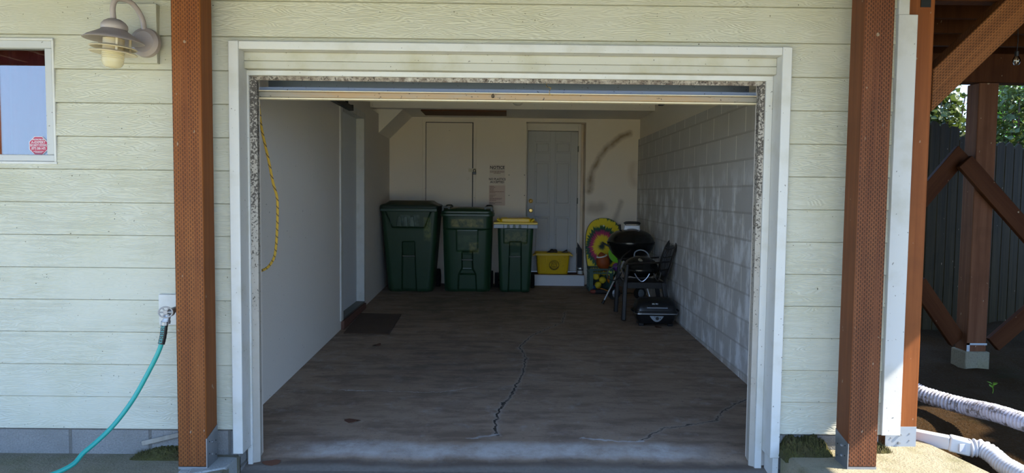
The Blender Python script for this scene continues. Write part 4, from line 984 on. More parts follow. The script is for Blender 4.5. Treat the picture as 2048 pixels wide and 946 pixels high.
t = MB(); t.box(DX0-d0.x-.02, .0-.004, -.012, .1, -.02, dh+.16); t.box(dw+.004, dw+.05, -.012, .1, -.02, dh+.16); t.box(-.004, dw+.004, -.012, .1, dh+.006, dh+.16); t.build('door_frame', 'ceiling_paint', dr, bevel=.003)
t = MB(); t.box(0, dw, -.03, .05, -.02, -.003); t.build('threshold', 'aluminium', dr)
t = MB(); t.box(DX0-.02, DX1, 10.86, YB+.36, 0, .232); struct(t.build('step_block', 'white_block', bevel=.015))
t = MB(); t.box(DX0-.02, DX1-.004, 10.90, YB+.36, .232, .240); struct(t.build('step_tread', 'brown_plank'))
a = at(1158, 485, 11.1); t = MB(); t.prism([(1.075, .241), (1.150, .241), (1.150, .60), (1.075, .72)], 'y', 11.03, 11.045); o = t.build('board_scrap', 'shoe_dark'); tag(o, 'dark slant-topped board scrap propped in the doorway above the step', 'board')
cp = at(1160, 544, 10.96); o = thing('paint_can', 'small white paint can on the step at the doorway edge', 'can', (1.118, 10.965, .24))
t = MB(); t.lathe([(.038, 0), (.04, .003), (.04, .088), (.038, .092)], n=28); t.build('can', 'white_plastic', o)
t = MB(); t.lathe([(.042, .088), (.042, .097), (.034, .098), (.001, .098)], n=28); t.build('lid', 'aluminium', o)
t = MB(); t.lathe([(.0405, .055), (.0405, .075)], n=28); t.build('label_band', 'black_satin', o)
# ---- globe lamp on the ceiling
q = at(1035.5, 200, 7.7); gzc = at(1035.5, 212, 7.7).z+.064-2.72
gl = thing('ceiling_globe_lamp', 'round frosted globe lamp under the garage ceiling', 'lamp', (q.x, 7.7, 2.72))
t = MB(); t.sphere((0, 0, gzc), .064); t.build('globe', 'globe_glass', gl)
t = MB(); t.lathe([(.06, -.001), (.06, -.018), (.035, -.025), (.012, -.03), (.012, gzc+.09), (.03, gzc+.08), (.03, gzc+.05), (.001, gzc+.05)], n=32); t.build('canopy', 'white_plastic', gl)

# ================================================================== BINS
def make_bin(name, label, cx, spec):
    yF, H = spec['y'], spec['H']; z0 = zf(yF+.3)
    o = thing(name, label, 'wheelie bin', (cx, yF+spec['D']/2, z0+.004), 0, 'wheelie bins along the back wall')
    hy = spec['D']/2; nf = spec.get('nf', 90); nz = spec.get('nz', 110); rings = []
    for k in range(nz+1):
        t_ = k/nz; z = H*t_; hw = spec['wb']+(spec['wt']-spec['wb'])*t_**.9; f = -hy+spec['slope']*(1-t_); bk = hy-spec['bslope']*(1-t_)
        r = spec['rb']+(spec['rt']-spec['rb'])*t_
        if t_ < .03: sh = (1-t_/.03)*.012; hw -= sh; f += sh; bk -= sh
        ring = rrect(-hw, hw, f, bk, r, nf, 8, 3); q = []
        for i, (x, y) in enumerate(ring):
            if i < nf or y < f+r*.6: 
                y += spec['disp'](x, z, hw, H)
            q.append((x, y, z))
        rings.append(q)
    t = MB(); t.loft(rings, True, False); inner = [[(x*.96, y*.96, z) for x, y, z in rings[-1]], [(x*.9, y*.88, .05) for x, y, z in rings[0]]]; t.loft([rings[-1]]+inner, False, True)
    body = t.build('body', spec['mat'], o, ang=28)
    for s in (-1, 1):
        wx = s*(spec['wheelx']); t = MB(); Tm = Matrix.Translation((wx, hy-.04, spec['wr'])) @ Matrix.Rotation(PI/2, 4, 'Y'); wr = spec['wr']
        t.lathe([(wr*.55, -.025), (wr*.93, -.028), (wr, -.018)]+[(wr-(.004 if i % 2 else 0), -.018+i*.003) for i in range(13)]+[(wr, .018), (wr*.93, .028), (wr*.55, .025), (wr*.5, .012), (.02, .014), (.001, .014)], T=Tm, n=36); t.build('wheel', 'rubber', o)
    t = MB(); t.cyl((-spec['wheelx'], hy-.04, spec['wr']), (spec['wheelx'], hy-.04, spec['wr']), .012, n=12); t.build('axle', 'dark_metal', o)
    bx, bz, bw = spec['bar']; t = MB(); t.cyl((bx-bw, -hy+spec['slope']*(1-bz/H)+.004, bz), (bx+bw, -hy+spec['slope']*(1-bz/H)+.004, bz), .011, n=14); t.build('lift_bar', 'dirty_metal', o)
    return o, hy
def sstep(a, b, x):
    t_ = max(0, min(1, (x-a)/(b-a))); return t_*t_*(3-2*t_)
def inside(x, z, z0, z1, w0, w1, cx=0, e=.012):   # trapezoid mask
    if z < z0-e or z > z1+e: return 0
    w = w0+(w1-w0)*max(0, min(1, (z-z0)/(z1-z0))); return sstep(-e, e, w-abs(x-cx))*sstep(-e, e, z-z0)*sstep(-e, e, z1-z)
def disp1(x, z, hw, H):
    d = .040*inside(x, z, -.1, .70, .105, .082, -.015)
    d -= .030*inside(x, z, .905, 1.25, .225, .36, -.01)
    d += .018*sstep(.78, .74, z)*0
    d -= .012*inside(x, z, .56, .60, .10, .10, -.015)*0
    return d
def disp2(x, z, hw, H):
    d = -.022*sstep(.875, .90, z)
    d -= .010*inside(x, z, .58, .88, .145, .150)
    wtop = inside(x, z, .32, .565, .073, .073, 0); wlow = inside(x, z, -.1, .25, .135, .12, 0); wm = inside(x, z, .25, .33, .118, .076, 0)
    d += .038*max(wtop, wlow, wm); d += .03*(x/hw)**4
    return d
def disp3(x, z, hw, H):
    d = .036*inside(x, z, -.1, .715, .094, .078); d -= .010*inside(x, z, .70, .90, .16, .165)
    return d
H1 = 1.16
b1, hy = make_bin('wheelie_bin', 'tallest dark green wheelie bin with black lid in the corner', -1.352, dict(y=10.0, D=.72, H=H1, wb=.315, wt=.395, slope=.13, bslope=.16, rb=.09, rt=.06, mat='bin_green', wheelx=.345, wr=.135, bar=(-.015, .505, .085), disp=disp1))
t = MB(); rg = lambda hw, f, bk, r, z: [(x, y, z) for x, y in rrect(-hw, hw, f, bk, r, 6, 6, 3)]
t.loft([rg(.398, -hy-.012, hy+.01, .06, H1-.02), rg(.405, -hy-.022, hy+.012, .06, H1-.015), rg(.405, -hy-.022, hy+.012, .06, H1+.045), rg(.39, -hy-.012, hy, .06, H1+.06), rg(.34, -hy+.03, hy-.05, .06, H1+.075), rg(.29, -hy+.09, hy-.1, .06, H1+.112), rg(.27, -hy+.11, hy-.12, .06, H1+.115)]); t.build('lid', 'bin_lid', b1, bevel=.004)
t = MB(); t.box(-.39, .39, -hy-.042, -hy-.01, H1-.035, H1+.012); t.build('rim', 'bin_green', b1, bevel=.008)
for x in (-.13, -.045, .045): t = MB(); t.prism([(x-.035, .92), (x+.035, .92), (x+.02, 1.06), (x-.02, 1.06)], 'y', -hy-.034, -hy+.02); t.build('front_rib', 'bin_green', b1, bevel=.004)
for x in (-.25, .1, .2, -.17): t = MB(); t.box(x-.003, x+.003, -hy-.032, -hy, .95, 1.12); t.build('front_rib', 'bin_green', b1)
t = MB(); t.tube(smooth_path([(-.3, hy-.01, H1-.03), (-.3, hy+.06, H1-.0), (-.0, hy+.07, H1+.0), (.3, hy+.06, H1-.0), (.3, hy-.01, H1-.03)], 5), .015, 10); t.build('handle', 'bin_green', b1)
H2 = 1.075
b2, hy = make_bin('wheelie_bin', 'middle dark green wheelie bin with worn label patches', -.553, dict(y=10.03, D=.70, H=H2, wb=.325, wt=.345, slope=.13, bslope=.14, rb=.10, rt=.08, mat='bin_green_worn', wheelx=.325, wr=.125, bar=(0, .455, .075), disp=disp2))
t = MB(); t.loft([rg(.352, -hy-.032, hy+.0, .08, H2-.01), rg(.37, -hy-.05, hy+.012, .08, H2-.006), rg(.37, -hy-.05, hy+.012, .08, H2+.025), rg(.36, -hy-.04, hy, .08, H2+.034)]); t.build('rim', 'bin_green_worn', b2, bevel=.004)
lid = MB(); lid.loft([rg(.36, -hy-.035, hy, .08, H2+.034), rg(.36, -hy-.035, hy, .08, H2+.062), rg(.335, -hy-.01, hy-.02, .08, H2+.085), rg(.24, -hy+.02, hy-.1, .1, H2+.105), rg(.16, -hy+.08, hy-.2, .1, H2+.115)]); l2 = lid.build('lid', 'bin_green_worn', b2, bevel=.004)
for s in (-1, 1):
    t = MB(); t.tube(smooth_path([(s*.25, hy-.1, H2+.05), (s*.25, hy-.11, H2+.125), (s*.29, hy-.11, H2+.135), (s*.335, hy-.11, H2+.125), (s*.335, hy-.1, H2+.05)], 4), .010, 8); t.box(s*.335-.012, s*.335+.012, -hy+.0, hy-.1, H2+.06, H2+.125); t.box(s*.25-.012, s*.25+.012, -hy+.0, hy-.1, H2+.06, H2+.125); t.box(s*.255, s*.33, -hy+.02, -hy+.05, H2+.105, H2+.122); t.build('hinge_loop', 'bin_lid', l2)
H3 = .91
b3, hy = make_bin('wheelie_bin', 'smallest green wheelie bin with bright yellow lid', .119, dict(y=10.06, D=.60, H=H3, wb=.215, wt=.25, slope=.11, bslope=.12, rb=.06, rt=.05, mat='bin_green_small', wheelx=.262, wr=.115, bar=(-.005, .505, .080), disp=disp3))
t = MB(); t.box(-.305, .305, -hy-.045, hy-.0, H3-.005, H3+.052); 
for x in (-.11, -.03, .05, .12): pass
rim3 = t.build('rim', 'grey_metal', b3, bevel=.006)
for x in (-.10, -.02, .06): t = MB(); t.prism([(x-.022, H3-.0), (x+.022, H3-.0), (x+.012, H3+.048), (x-.012, H3+.048)], 'y', -hy-.052, -hy-.044); t.build('rim_rib', 'bin_green_small', rim3, bevel=.003)
for x in (-.165, .165): t = MB(); t.box(x-.006, x+.006, -hy-.05, -hy-.044, H3-.005, H3+.05); t.build('rim_rib', 'bin_green_small', rim3)
t = MB(); t.box(-.305, .305, -hy-.05, hy+.01, H3+.053, H3+.077); t.loft([rg(.265, -hy+.0, hy-.04, .03, H3+.077), rg(.262, -hy+.005, hy-.045, .03, H3+.083), rg(.215, -hy+.03, hy-.06, .03, H3+.085), rg(.21, -hy+.032, hy-.065, .03, H3+.125), rg(.20, -hy+.05, hy-.08, .03, H3+.135)]); ld = t.build('lid', 'yellow_lid', b3, bevel=.006)
t = MB(); t.box(-.12, .10, -hy+.07, hy-.15, H3+.135, H3+.1375); t.build('lid_label', 'paper', ld)
for s in (-1, 1):
    t = MB(); t.tube([(s*.215, -hy+.03, H3+.09), (s*.25, -hy+.03, H3+.115), (s*.25, hy-.1, H3+.115), (s*.215, hy-.1, H3+.09)], .014, 8); t.build('lid_handle', 'yellow_lid', ld)

# ================================================================== YELLOW TOTE ON THE STEP
tt = thing('yellow_tote', 'yellow plastic storage bin with a smiling face on the step', 'storage bin', ((.47+.93)/2-.001, 11.02, .241))
zs = [(0, .222, .10), (.012, .228, .105), (.30, .252, .128), (.315, .258, .132)]
rings = [[(x, y, z) for x, y in rrect(-a, a, -b, b, .03, 4, 5, 3)] for z, a, b in zs]
inn = [[(x*.95, y*.93, z) for x, y, z in rings[-1]], [(x*.85, y*.82, .01) for x, y in rrect(-.25, .25, -.12, .12, .03, 4, 5, 3)] if False else [(x*.95, y*.93, .02) for x, y, z in rings[1]]]
t = MB(); t.loft(rings, True, False); t.loft([rings[-1]]+inn, False, True); body = t.build('body', 'tote', tt)
t = MB(); t.tube([(x, y, .315) for x, y in rrect(-.266, .266, -.138, .138, .03, 2, 5, 2)], .011, 8, closed=True); t.box(-.262, .262, -.146, -.136, .285, .318); t.build('rim', 'tote', tt)
for s in (-1, 1):
    t = MB(); t.prism([(s*.262, .31), (s*.305, .285), (s*.30, .262), (s*.262, .285)], 'y', -.07, .07); t.build('handle', 'tote', tt, bevel=.004)
def yf(z): return -.100-(z-.0)*.094-.004
for x0 in (-.19, .115):
    t = MB()
    pts = [(x0, yf(.25), .25), (x0, yf(.05), .05), (x0+.01, yf(.035), .035), (x0+.07, yf(.035), .035), (x0+.08, yf(.05), .05), (x0+.085, yf(.25), .25)]; t.tube(pts, .004, 6); t.build('panel_outline', 'tote', tt)
t = MB(); fc = (.018, .135)
def ringxz(r, a0=0, a1=2*PI, n=40, cx=fc[0], cz=fc[1], th=.0035):
    full = abs(a1-a0-2*PI) < 1e-3
    pts = [(cx+r*math.cos(a0+(a1-a0)*i/n), yf(cz+r*math.sin(a0+(a1-a0)*i/n))-.001, cz+r*math.sin(a0+(a1-a0)*i/n)) for i in range(n if full else n+1)]; t.tube(pts, th, 6, closed=full)
ringxz(.073); ringxz(.038); ringxz(.06, PI*1.1, PI*1.9, 20, th=.005); ringxz(.055, PI*.15, PI*.85, 16, th=.003); ringxz(.018, PI*1.15, PI*1.85, 10)
for s in (-1, 1): t.sphere((fc[0]+s*.013, yf(fc[1]+.012), fc[1]+.012), (.006, .003, .007), 10, 8)
t.build('smiley_face', 'ink', tt)
def boot(name, label, loc, rz, pts, rad):
    t = MB(); t.tube(smooth_path(pts, 6), rad, 12, flat=.8); o = t.build(name, 'leather_dark', ang=80); o.location = loc; o.rotation_euler = (0, 0, rz); return tag(o, label, 'glove')
n_ = 13
boot('work_glove', 'dark curled work glove lying at the middle of the yellow storage bin', (.60, 11.02, .53), 0, [(0, 0, 0), (.09, 0, .035), (.17, 0, .05)], [.022+.016*math.sin(PI*i/12) for i in range(n_)])
boot('work_glove', 'dark folded work glove lying at the hinge end of the yellow storage bin', (.79, 11.03, .53), 0, [(0, 0, 0), (.07, 0, .02), (.14, 0, .045)], [.014+.022*i/12 for i in range(n_)])
t = MB(); t.tube([(.685+.027*math.cos(i*PI/10), 10.985, .58+.03*math.sin(i*PI/10)) for i in range(20)], .008, 8, closed=True); o = t.build('strap_loop', 'black_plastic'); tag(o, 'black strap loop standing above the rim of the yellow storage bin', 'strap')
t = MB(); t.box(.5, .9, 10.95, 11.09, .50, .512); o = t.build('folded_cloth', 'leather_dark', bevel=.005); tag(o, 'dark cloth filling the yellow storage bin under the gloves', 'cloth')

# ================================================================== BODYBOARD, CRATE, BALLS
bw = .56; bh = 1.07
o = bb = thing('bodyboard', 'tie-dye bodyboard leaning on the back wall behind the green crate', 'bodyboard', (1.455, 10.70, zf(10.7)+.004)); bb.rotation_euler = (R(-13), 0, 0)
out = [(-.20, .0), (-.24, .2), (-.268, .45), (-.278, .65), (-.27, .80), (-.235, .92), (-.17, 1.0), (-.08, 1.045), (0, 1.052)]
poly = [(p.x, p.y) for p in smooth_path([Vector((x, z, 0)) for x, z in out], 5)]; poly = poly+[(-x, z) for x, z in reversed(poly[:-1])]
t = MB(); t.prism(poly, 'y', -.012, .035); bd = t.build('core', ['board_edge'], bb, bevel=.01)
t = MB(); t.prism([(x*.975, .012+z*.982) for x, z in poly], 'y', -.0145, -.011); t.build('deck_skin', 'tie_dye', bb)
t = MB(); t.cyl((0, -.018, .93), (0, -.012, .93), .012, .014, 12); t.build('leash_plug', 'white_plastic', bb)
cr = thing('milk_crate', 'dark green plastic crate full of balls before the bodyboard', 'crate', (1.355, 10.46, zf(10.46)+.003))
t = MB(); hw = .168; H = .33
for sx in (-1, 1):
    for sy in (-1, 1): t.box(sx*hw-.016*(sx > 0)-.0, sx*hw+.016*(sx < 0), sy*hw-.016*(sy > 0), sy*hw+.016*(sy < 0), 0, H); t.box(min(sx*hw, sx*(hw-.05)), max(sx*hw, sx*(hw-.05)), sy*hw-.004, sy*hw+.004, 0, H)
for s in (-1, 1):
    for z0, z1 in ((0, .03), (H-.022, H), (H-.075, H-.055)):
        t.box(-hw, hw, s*hw-.006, s*hw+.006, z0, z1); t.box(s*hw-.006, s*hw+.006, -hw, hw, z0, z1)
    for i in range(1, 9):
        x = -hw+2*hw*i/9; t.box(x-.005, x+.005, s*hw-.005, s*hw+.005, H-.07, H)
        t.box(s*hw-.005, s*hw+.005, x-.005, x+.005, 0, H)
        z = H*i/10; t.box(s*hw-.004, s*hw+.004, -hw, hw, z-.004, z+.004)
t.box(-hw, hw, -hw, hw, .0, .008); t.build('basket', 'crate_green', cr)
def ball(name, label, cat, loc, r, mat, seam=None):
    t = MB(); t.sphere((0, 0, 0), r, 28, 18); o = t.build(name, mat, loc=loc); tag(o, label, cat)
    if seam:
        t = MB(); t.tube([((r+.0005)*math.cos(a*PI/20)*.95, -(r)*(.25+.25*math.cos(a*PI/10)), (r)*math.sin(a*PI/20)*.88) for a in range(40)], .002, 6, closed=True); t.build('seam', seam, o)
    return o
q = at(1221, 544, 10.34); ball('tennis_ball', 'pale yellow-green felt ball at the crate corner by the grill', 'ball', q, .056, 'ball_green', 'lace_white')
q = at(1233, 534, 10.48); ball('purple_ball', 'purple ball tucked behind the pale yellow-green ball', 'ball', q, .06, 'purple')
q = at(1222, 559, 10.44); ball('orange_ball', 'orange ball in the crate below the pale yellow-green ball', 'ball', q, .06, 'orange')
for i, (x, y, Y) in enumerate(((1192, 553, 10.37), (1205, 560, 10.37), (1196, 570, 10.38))):
    q = at(x, y, Y); ball('yellow_net_ball', ('upper yellow ball', 'middle yellow ball', 'lowest yellow ball')[i]+' showing through the crate lattice', 'ball', q, .05, 'yellow_ball').__setitem__('group', 'yellow balls in the crate')
q = at(1189, 572, 10.37); q.z = cr.location.z+.06; ball('blue_ball', 'blue ball low in the front corner of the crate', 'ball', q-Vector((.02, 0, .012)), .04, 'blue_plastic')
q = at(1206, 524, 10.42); fb = thing('football', 'brown football with a white stripe standing in the crate', 'football', q); fb.rotation_euler = (R(6), R(-14), 0)
pr = [(.098*math.cos(i*PI/2/14)**.75 if abs(i) < 14 else .0, .15*i/14) for i in range(-14, 15)]
t = MB(); t.lathe(pr, n=32); t.build('bladder', 'football', fb)
t = MB(); t.lathe([(.0775, .083), (.0795, .084), (.0735, .098), (.071, .0985)], n=32); t.build('stripe', 'lace_white', fb)
t = MB(); t.lathe([(.11, 0), (.13, .004), (.13, .012), (.11, .018), (.001, .02)], n=36); o = t.build('flying_disc', 'lime'); o.location = at(1234, 508, 10.55); o.rotation_euler = (R(75), R(25), 0); tag(o, 'lime green flying disc wedged between bodyboard and grill', 'disc')
# shoes by the crate
sh = thing('sandal', 'dark sandal with reddish toe on the floor before the crate', 'shoe', (1.335, 10.12, zf(10.12)+.002), R(78))
t = MB(); rings = []
for i in range(13):
    u = i/12; y = -.14+.28*u; w_ = .045*(math.sin(PI*min(1, .12+u*.88))**.5)*(1+.15*math.sin(u*6)); h = .03+.045*(1-u)**.8*0+.05*math.sin(PI*u)**1.2; rings.append([(w_*math.cos(a*PI/8), y, max(0, h*.5+h*.5*math.sin(a*PI/8))) for a in range(16)])
t.loft(rings); t.build('upper', 'shoe_dark', sh)
t = MB(); t.sphere((0, .115, .03), (.044, .05, .03)); t.build('toe', 'shoe_red', sh)
t = MB(); t.tube([(-.035, -.1, .05), (-.02, .0, .075), (.02, .05, .068), (.04, .06, .04)], .009, 8); t.build('strap', 'orange', sh)

# ================================================================== KETTLE GRILL
kx, ky = 1.632, 9.52; kz = zf(ky)
kg = thing('kettle_grill', 'large black kettle grill on aluminium legs by the block wall', 'grill', (kx, ky, kz))
RZ = .765; KR = .305
t = MB(); pr = [(.001, RZ-.25), (.10, RZ-.235), (.18, RZ-.19), (.245, RZ-.125), (.285, RZ-.06), (.302, RZ-.01), (.308, RZ), (.308, RZ+.012), (.298, RZ+.012), (.29, RZ-.01), (.001, RZ-.02)]; t.lathe(pr, n=64); t.build('bowl', 'black_enamel', kg, ang=50)
t = MB(); pr = [(.308, RZ+.014), (.313, RZ+.018), (.313, RZ+.032), (.303, RZ+.036), (.29, RZ+.075), (.255, RZ+.125), (.20, RZ+.165), (.13, RZ+.185), (.06, RZ+.195), (.001, RZ+.197)]; t.lathe(pr, n=64); lid = t.build('lid', 'black_enamel', kg, ang=50)
hz = RZ+.18
t = MB(); t.tube(smooth_path([(-.10, -.07, hz+.085), (-.07, -.075, hz+.1), (.07, -.075, hz+.1), (.10, -.07, hz+.085)], 5), .018, 14); t.build('lid_handle', 'black_plastic', lid)
t = MB()
for s in (-1, 1): t.tube([(s*.095, -.07, hz+.085), (s*.105, -.06, hz-.0), (s*.08, -.05, hz-.005)], .006, 8)
t.box(-.10, .10, -.052, -.049, hz-.005, hz+.06); t.build('handle_bracket', 'chrome', lid)
t = MB(); t.lathe([(.06, 0), (.065, .006), (.04, .012), (.001, .013)], c=(0, -.08, RZ+.185), T=Matrix.Rotation(R(12), 4, 'X'), n=30); t.build('lid_vent', 'chrome', lid)
t = MB(); t.cyl((-.14, -.0, RZ+.17), (-.15, .02, RZ+.25), .014, .018, 12); t.build('lid_hook', 'black_plastic', lid)
for s in (-1, 1):
    t = MB(); t.tube(smooth_path([(s*.29, -.08, RZ-.03), (s*.36, -.07, RZ+.005), (s*.37, 0, RZ+.012), (s*.36, .07, RZ+.005), (s*.29, .08, RZ-.03)], 4), .012, 10)
    if s < 0: t.build('side_handle', 'black_plastic', kg)
lg = [((-.10, -.10, RZ-.22), (at(1207, 605, 9.3).x-kx, 9.3-ky, .03)), ((.10, -.10, RZ-.22), (.24, -.24, .03)), ((.0, .16, RZ-.2), (-.02, .26, .09))]
for a, b in lg:
    t = MB(); t.cyl(a, b, .0125, n=14); L_ = t.build('leg', 'aluminium', kg)
    d = (Vector(b)-Vector(a)).normalized(); t = MB(); t.cyl(Vector(b)-d*.02, Vector(b)+d*.03, .0155, n=14); t.build('foot_cap', 'black_plastic', L_)
t = MB(); t.lathe([(.001, .20), (.13, .205), (.16, .225), (.162, .23), (.15, .228), (.001, .21)], n=40); t.build('ash_catcher', 'aluminium', kg)
for s, nm in ((-1, 'wheel'), (1, 'wheel')):
    c = (-.185 if s < 0 else .17, .16 if s < 0 else .2, .085); t = MB(T=Matrix.Translation(c) @ Matrix.Rotation(PI/2, 4, 'X') @ Matrix.Rotation(R(8), 4, 'Y')); t.lathe([(.04, -.014), (.078, -.018), (.084, -.01), (.084, .01), (.078, .018), (.04, .014)], n=40); wl_ = t.build('wheel', 'rubber', kg)
    t = MB(T=Matrix.Translation(c) @ Matrix.Rotation(PI/2, 4, 'X')); t.lathe([(.001, .026), (.013, .024), (.014, .018), (.05, .016), (.058, .012), (.058, -.012), (.001, -.014)], n=32); t.build('hub', 'silver_plastic', wl_)
t = MB(); t.cyl((-.185, .16, .085), (.17, .2, .085), .007, n=10); t.build('axle', 'dark_metal', kg)
q = at(1268, 570, 9.75); q.z = kz+.25; t = MB(); t.prism([(-.05, -.03), (.06, -.02), (.05, .03), (-.03, .035)], 'y', -.015, .015); o = t.build('yellow_scraper', 'yellow_ball', bevel=.006); o.location = (q.x-.02, ky-.06, kz+.262); tag(o, 'small yellow scraper resting on the ash pan under the kettle grill', 'scraper')

# ================================================================== PLASTIC CHAIR
cx_, cy_ = 1.60, 8.50
ch = thing('plastic_chair', 'dark plastic garden armchair with lattice back beside the block wall', 'chair', (cx_, cy_, zf(cy_)+.002), R(-90))
t = MB(); rows_ = []
for i in range(9):
    u = i/8; y = -.25+.47*u; w_ = .25-.03*u; z = .435-.015*math.sin(PI*u)-.008*u+(-.03*(1-u/.12) if u < .12 else 0); rows_.append([(w_*(j/8*2-1), y, z-.006*(1-abs(j/8*2-1))) for j in range(9)]+[(w_*(1-j/8*2), y, z-.022) for j in range(9)])
t.loft(rows_); t.build('seat', 'chair_plastic', ch)
t = MB(); t.box(-.25, .25, -.255, -.235, .36, .43); 
for s in (-1, 1): t.bar((s*.245, -.25, .395), (s*.215, .22, .39), .014, .07)
t.box(-.21, .21, .2, .215, .36, .42); t.build('apron', 'chair_plastic', ch, bevel=.004)
def chan(m, pts, w0, d0):
    for a, b, wa, wb in pts: m.bar(a, b, wa, d0, (0, 1, 0), wb, d0)
for s in (-1, 1):
    t = MB(); t.bar((s*.295, -.262, 0), (s*.275, -.245, .44), .068, .045, (0, 1, 0), .060, .045); t.bar((s*.275, -.245, .43), (s*.29, -.225, .645), .058, .04, (0, 1, 0), .055, .03); t.build('leg', 'chair_plastic', ch, bevel=.008)
    t = MB(); t.bar((s*.24, .275, 0), (s*.215, .205, .43), .05, .05, (0, 1, 0), .05, .05); t.build('leg', 'chair_plastic', ch, bevel=.008)
    t = MB(); pts = smooth_path([(s*.29, -.245, .640), (s*.305, -.10, .655), (s*.30, .08, .66), (s*.27, .25, .675)], 5); t.tube(pts, .028, 10, flat=.36, upv=(1, 0, 0)); t.build('armrest', 'chair_plastic', ch)
def bk(x, z):                                  # back surface: leans and curves
    return Vector((x, .205+(z-.42)*.30-.25*x*x+.02, z))
o2 = [(-.215, .42), (-.25, .55), (-.265, .68), (-.25, .80), (-.19, .875), (-.10, .905), (0, .912)]
o2 = o2+[(-x, z) for x, z in reversed(o2[:-1])]
t = MB(); path = smooth_path([bk(x, z) for x, z in o2], 5); t.tube(path, .026, 10, flat=.45); t.build('back_frame', 'chair_plastic', ch)
t = MB()
for i in range(-4, 5):
    pts = [bk(i*.05+.03*math.sin(v*3.4+i)*1.0, .44+v*.44) for v in [k/8 for k in range(9)]]; pts = [p for p in pts if abs(p.x) < .25*(1-max(0, (p.z-.78)/.25)**2)]
    if len(pts) > 2: t.tube(pts, .008, 8)
    pts = [bk(i*.055-.05*math.sin(v*3.0), .46+v*.42) for v in [k/8 for k in range(9)]]; pts = [p for p in pts if abs(p.x) < .25*(1-max(0, (p.z-.78)/.25)**2)]
    if len(pts) > 2: t.tube(pts, .008, 8)
for z in (.55, .70, .80): t.tube([bk(x, z+.02*math.sin(x*9)) for x in np.linspace(-.24, .24, 9)], .009, 8)
t.build('lattice', 'chair_plastic', ch)
t = MB(); t.tube([bk(x, .46) for x in np.linspace(-.21, .21, 7)], .03, 8, flat=.4); t.build('back_rail', 'chair_plastic', ch)
# ---- portable round grill on the chair seat
pg = thing('portable_grill', 'small round charcoal grill with wire legs sitting on the plastic chair', 'grill', (1.575, 8.50, zf(8.5)+.432))
t = MB(); pr = [(.001, .035), (.09, .038), (.14, .05), (.185, .08), (.205, .11), (.208, .118), (.20, .118), (.001, .09)]; t.lathe(pr, n=56); t.build('bowl', 'black_enamel', pg, ang=50)
t = MB(); pr = [(.212, .122), (.216, .124), (.216, .138), (.208, .142), (.20, .175), (.17, .225), (.12, .262), (.06, .283), (.001, .288)]; t.lathe(pr, n=56); ld = t.build('lid', 'black_enamel', pg, ang=50)
t = MB(); t.tube(smooth_path([(-.075, -.0, .27), (-.066, 0, .325), (-.02, 0, .352), (.04, 0, .346), (.085, 0, .31), (.105, 0, .255)], 6), .0075, 10); t.build('lid_handle', 'silver_plastic', ld)
t = MB(); t.lathe([(.03, 0), (.032, .005), (.001, .008)], c=(-.02, -.13, .246), T=Matrix.Rotation(R(32), 4, 'X'), n=20); t.build('lid_vent', 'aluminium', ld)
t = MB(); t.tube([(.19*math.cos(a*PI/16), .19*math.sin(a*PI/16), .108) for a in range(32)], .004, 6, closed=True)
for i in range(-8, 9):
    x = i*.022; y = math.sqrt(max(0, .19**2-x*x)); t.tube([(x, -y, .112), (x, y, .112)], .0025, 6)
t.build('cooking_grate', 'chrome', pg)
for a in (R(205), R(265), R(320), R(60), R(120)):
    c, s = math.cos(a), math.sin(a); p = Vector((-s, c, 0)); q = Vector((c, s, 0))
    t = MB(); t.tube(smooth_path([q*.225-p*.085+Vector((0, 0, .10)), q*.232-p*.05+Vector((0, 0, .045)), q*.235+Vector((0, 0, .010)), q*.232+p*.05+Vector((0, 0, .045)), q*.225+p*.085+Vector((0, 0, .10))], 5), .0065, 8); t.build('wire_leg', 'chrome', pg)
hp = [at(1262, 500, 8.42), at(1245, 514, 8.36), at(1238, 530, 8.34), at(1226, 534, 8.34), at(1215, 544, 8.34), at(1216, 556, 8.34), at(1228, 561, 8.36), at(1238, 555, 8.38), at(1243, 545, 8.40)]
t = MB(T=Matrix.Translation(-pg.location)); t.tube(smooth_path(hp, 6), .0075, 10); t.build('hanging_cord', 'black_plastic', pg)
# ================================================================== TABLETOP GAS GRILL
g0 = at(1262, 652, 8.0); tg = thing('tabletop_grill', 'black tabletop gas grill with silver handle on the concrete floor', 'grill', (1.655, 8.02, zf(8.0)+.002), R(-2))
hw = .215; hd = .155
t = MB(); rings = [[(x, y, z) for x, y in rrect(-a, a, -b, b, .045, 6, 6, 4)] for z, a, b in ((.028, .18, .118), (.034, .19, .13), (.10, .218, .15), (.135, .222, .155))]; t.loft(rings); t.build('firebox', 'black_satin', tg)
t = MB(); rings = [[(x, y, z) for x, y in rrect(-a, a, -b, b, .05, 6, 6, 4)] for z, a, b in ((.138, .238, .166), (.146, .238, .166))]; t.loft(rings); t.build('trim_band', 'chrome', tg)
t = MB(); rings = [[(x, y, z) for x, y in rrect(-a, a, -b, b, r, 6, 6, 4)] for z, a, b, r in ((.148, .236, .164, .05), (.17, .236, .164, .05), (.172, .222, .152, .05), (.20, .22, .148, .05), (.245, .213, .130, .055), (.275, .200, .105, .06), (.295, .18, .075, .06), (.303, .16, .055, .05))]; t.loft(rings); ld = t.build('lid', 'black_satin', tg, ang=40)
t = MB(); t.cyl((-.112, -.178, .212), (.112, -.178, .212), .0085, n=14); hd_ = t.build('handle', 'silver_plastic', ld)
t = MB()
for s in (-1, 1): t.cyl((s*.108, -.178, .212), (s*.108, -.135, .212), .011, n=10)
t.build('handle_mount', 'black_satin', ld)
t = MB(T=Matrix.Translation((-.018, -.139, .250)) @ Matrix.Rotation(R(-16), 4, 'X')); t.box(-.036, .036, -.003, .004, -.010, .010); bdg = t.build('badge', 'black_plastic', ld, bevel=.002)
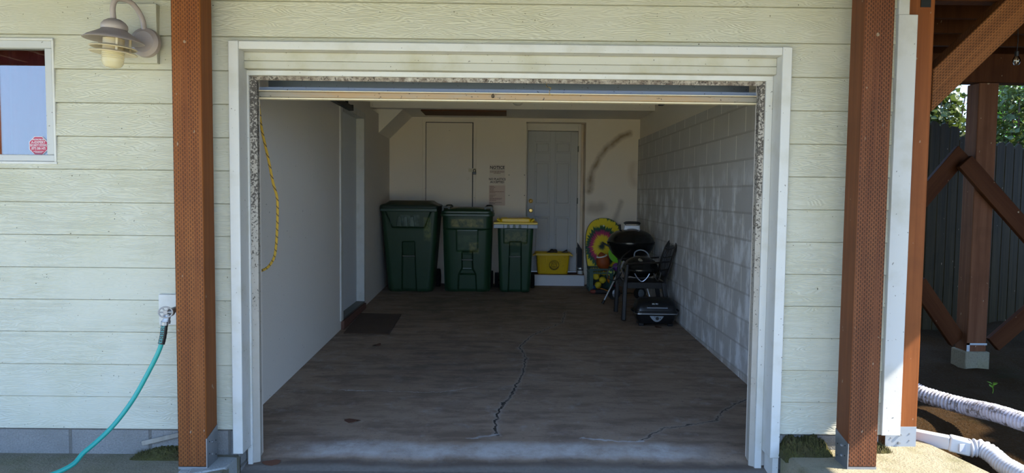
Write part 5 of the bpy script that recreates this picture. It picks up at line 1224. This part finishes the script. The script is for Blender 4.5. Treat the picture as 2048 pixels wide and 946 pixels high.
t = MB(T=Matrix.Translation((-.018, -.139, .250)) @ Matrix.Rotation(R(-16), 4, 'X')); text_into(t, 'BBQ  PRO', .018, Matrix.Translation((0, -.0036, -.001)) @ FRONT, bold=.0005, squeeze=.8); t.build('lettering', 'aluminium', bdg)
t = MB(); pts = [(-.076+.152*i/20, .120-.066*math.sin(PI*i/20)**.8) for i in range(21)]; T = Matrix.Translation((0, 0, 0))
t.prism([(x, z) for x, z in pts], 'y', -.163, -.135); cpn = t.build('control_panel', 'silver_plastic', tg, bevel=.003)
t = MB(); t.cyl((.004, -.163, .094), (.004, -.178, .094), .019, .016, 24); t.box(.001, .007, -.184, -.176, .080, .108); t.build('knob', 'black_plastic', cpn)
t = MB(); t.cyl((.036, -.163, .096), (.036, -.167, .096), .006, n=12); t.cyl((-.022, -.163, .110), (-.022, -.165, .110), .004, n=10); t.build('igniter', 'black_plastic', cpn)
for sx in (-1, 1):
    for sy in (-1, 1): t = MB(); t.prism([(sx*.185, 0), (sx*.135, 0), (sx*.128, .036), (sx*.188, .036)], 'y', sy*.09-.022, sy*.09+.022); t.build('foot', 'black_satin', tg, bevel=.003)
for s in (-1, 1): t = MB(); t.tube(smooth_path([(s*.23, -.05, .15), (s*.256, -.04, .165), (s*.256, .04, .165), (s*.23, .05, .15)], 4), .009, 8); t.build('side_handle', 'black_satin', tg)

# ---- a few dry leaves on the concrete
M['dry_leaf'] = simple('dry_leaf', (92, 58, 40), .8)
for i, (x, y, sz, lb) in enumerate(((540, 917, .05, 'reddish dry leaf on the threshold lip near the plaster wall jamb'), (754, 691, .05, 'dark dry leaf on the floor below the doormat'), (1316, 655, .045, 'dark dry leaf on the floor before the tabletop grill'), (705, 843, .05, 'brown dry leaf flat on the floor beyond the threshold'))):
    p = flo(x, y); z = zf(p[1]) if p[1] > 4.36 else -.118
    t = MB(); rg = [(sz*(1+.25*math.sin(3*a+i))*math.cos(a), .6*sz*(1+.25*math.cos(2*a+i))*math.sin(a), .006+.006*math.sin(2*a+i)) for a in [k*2*PI/12 for k in range(12)]]
    t.loft([rg, [(q[0], q[1], q[2]+.0015) for q in rg]]); o = t.build('dry_leaf', 'dry_leaf'); o.location = (p[0], 4.10 if i == 0 else p[1], z); o.rotation_euler = (R(18) if i == 0 else 0, 0, i*1.1); tag(o, lb, 'leaf', 'dry leaves on the garage floor')
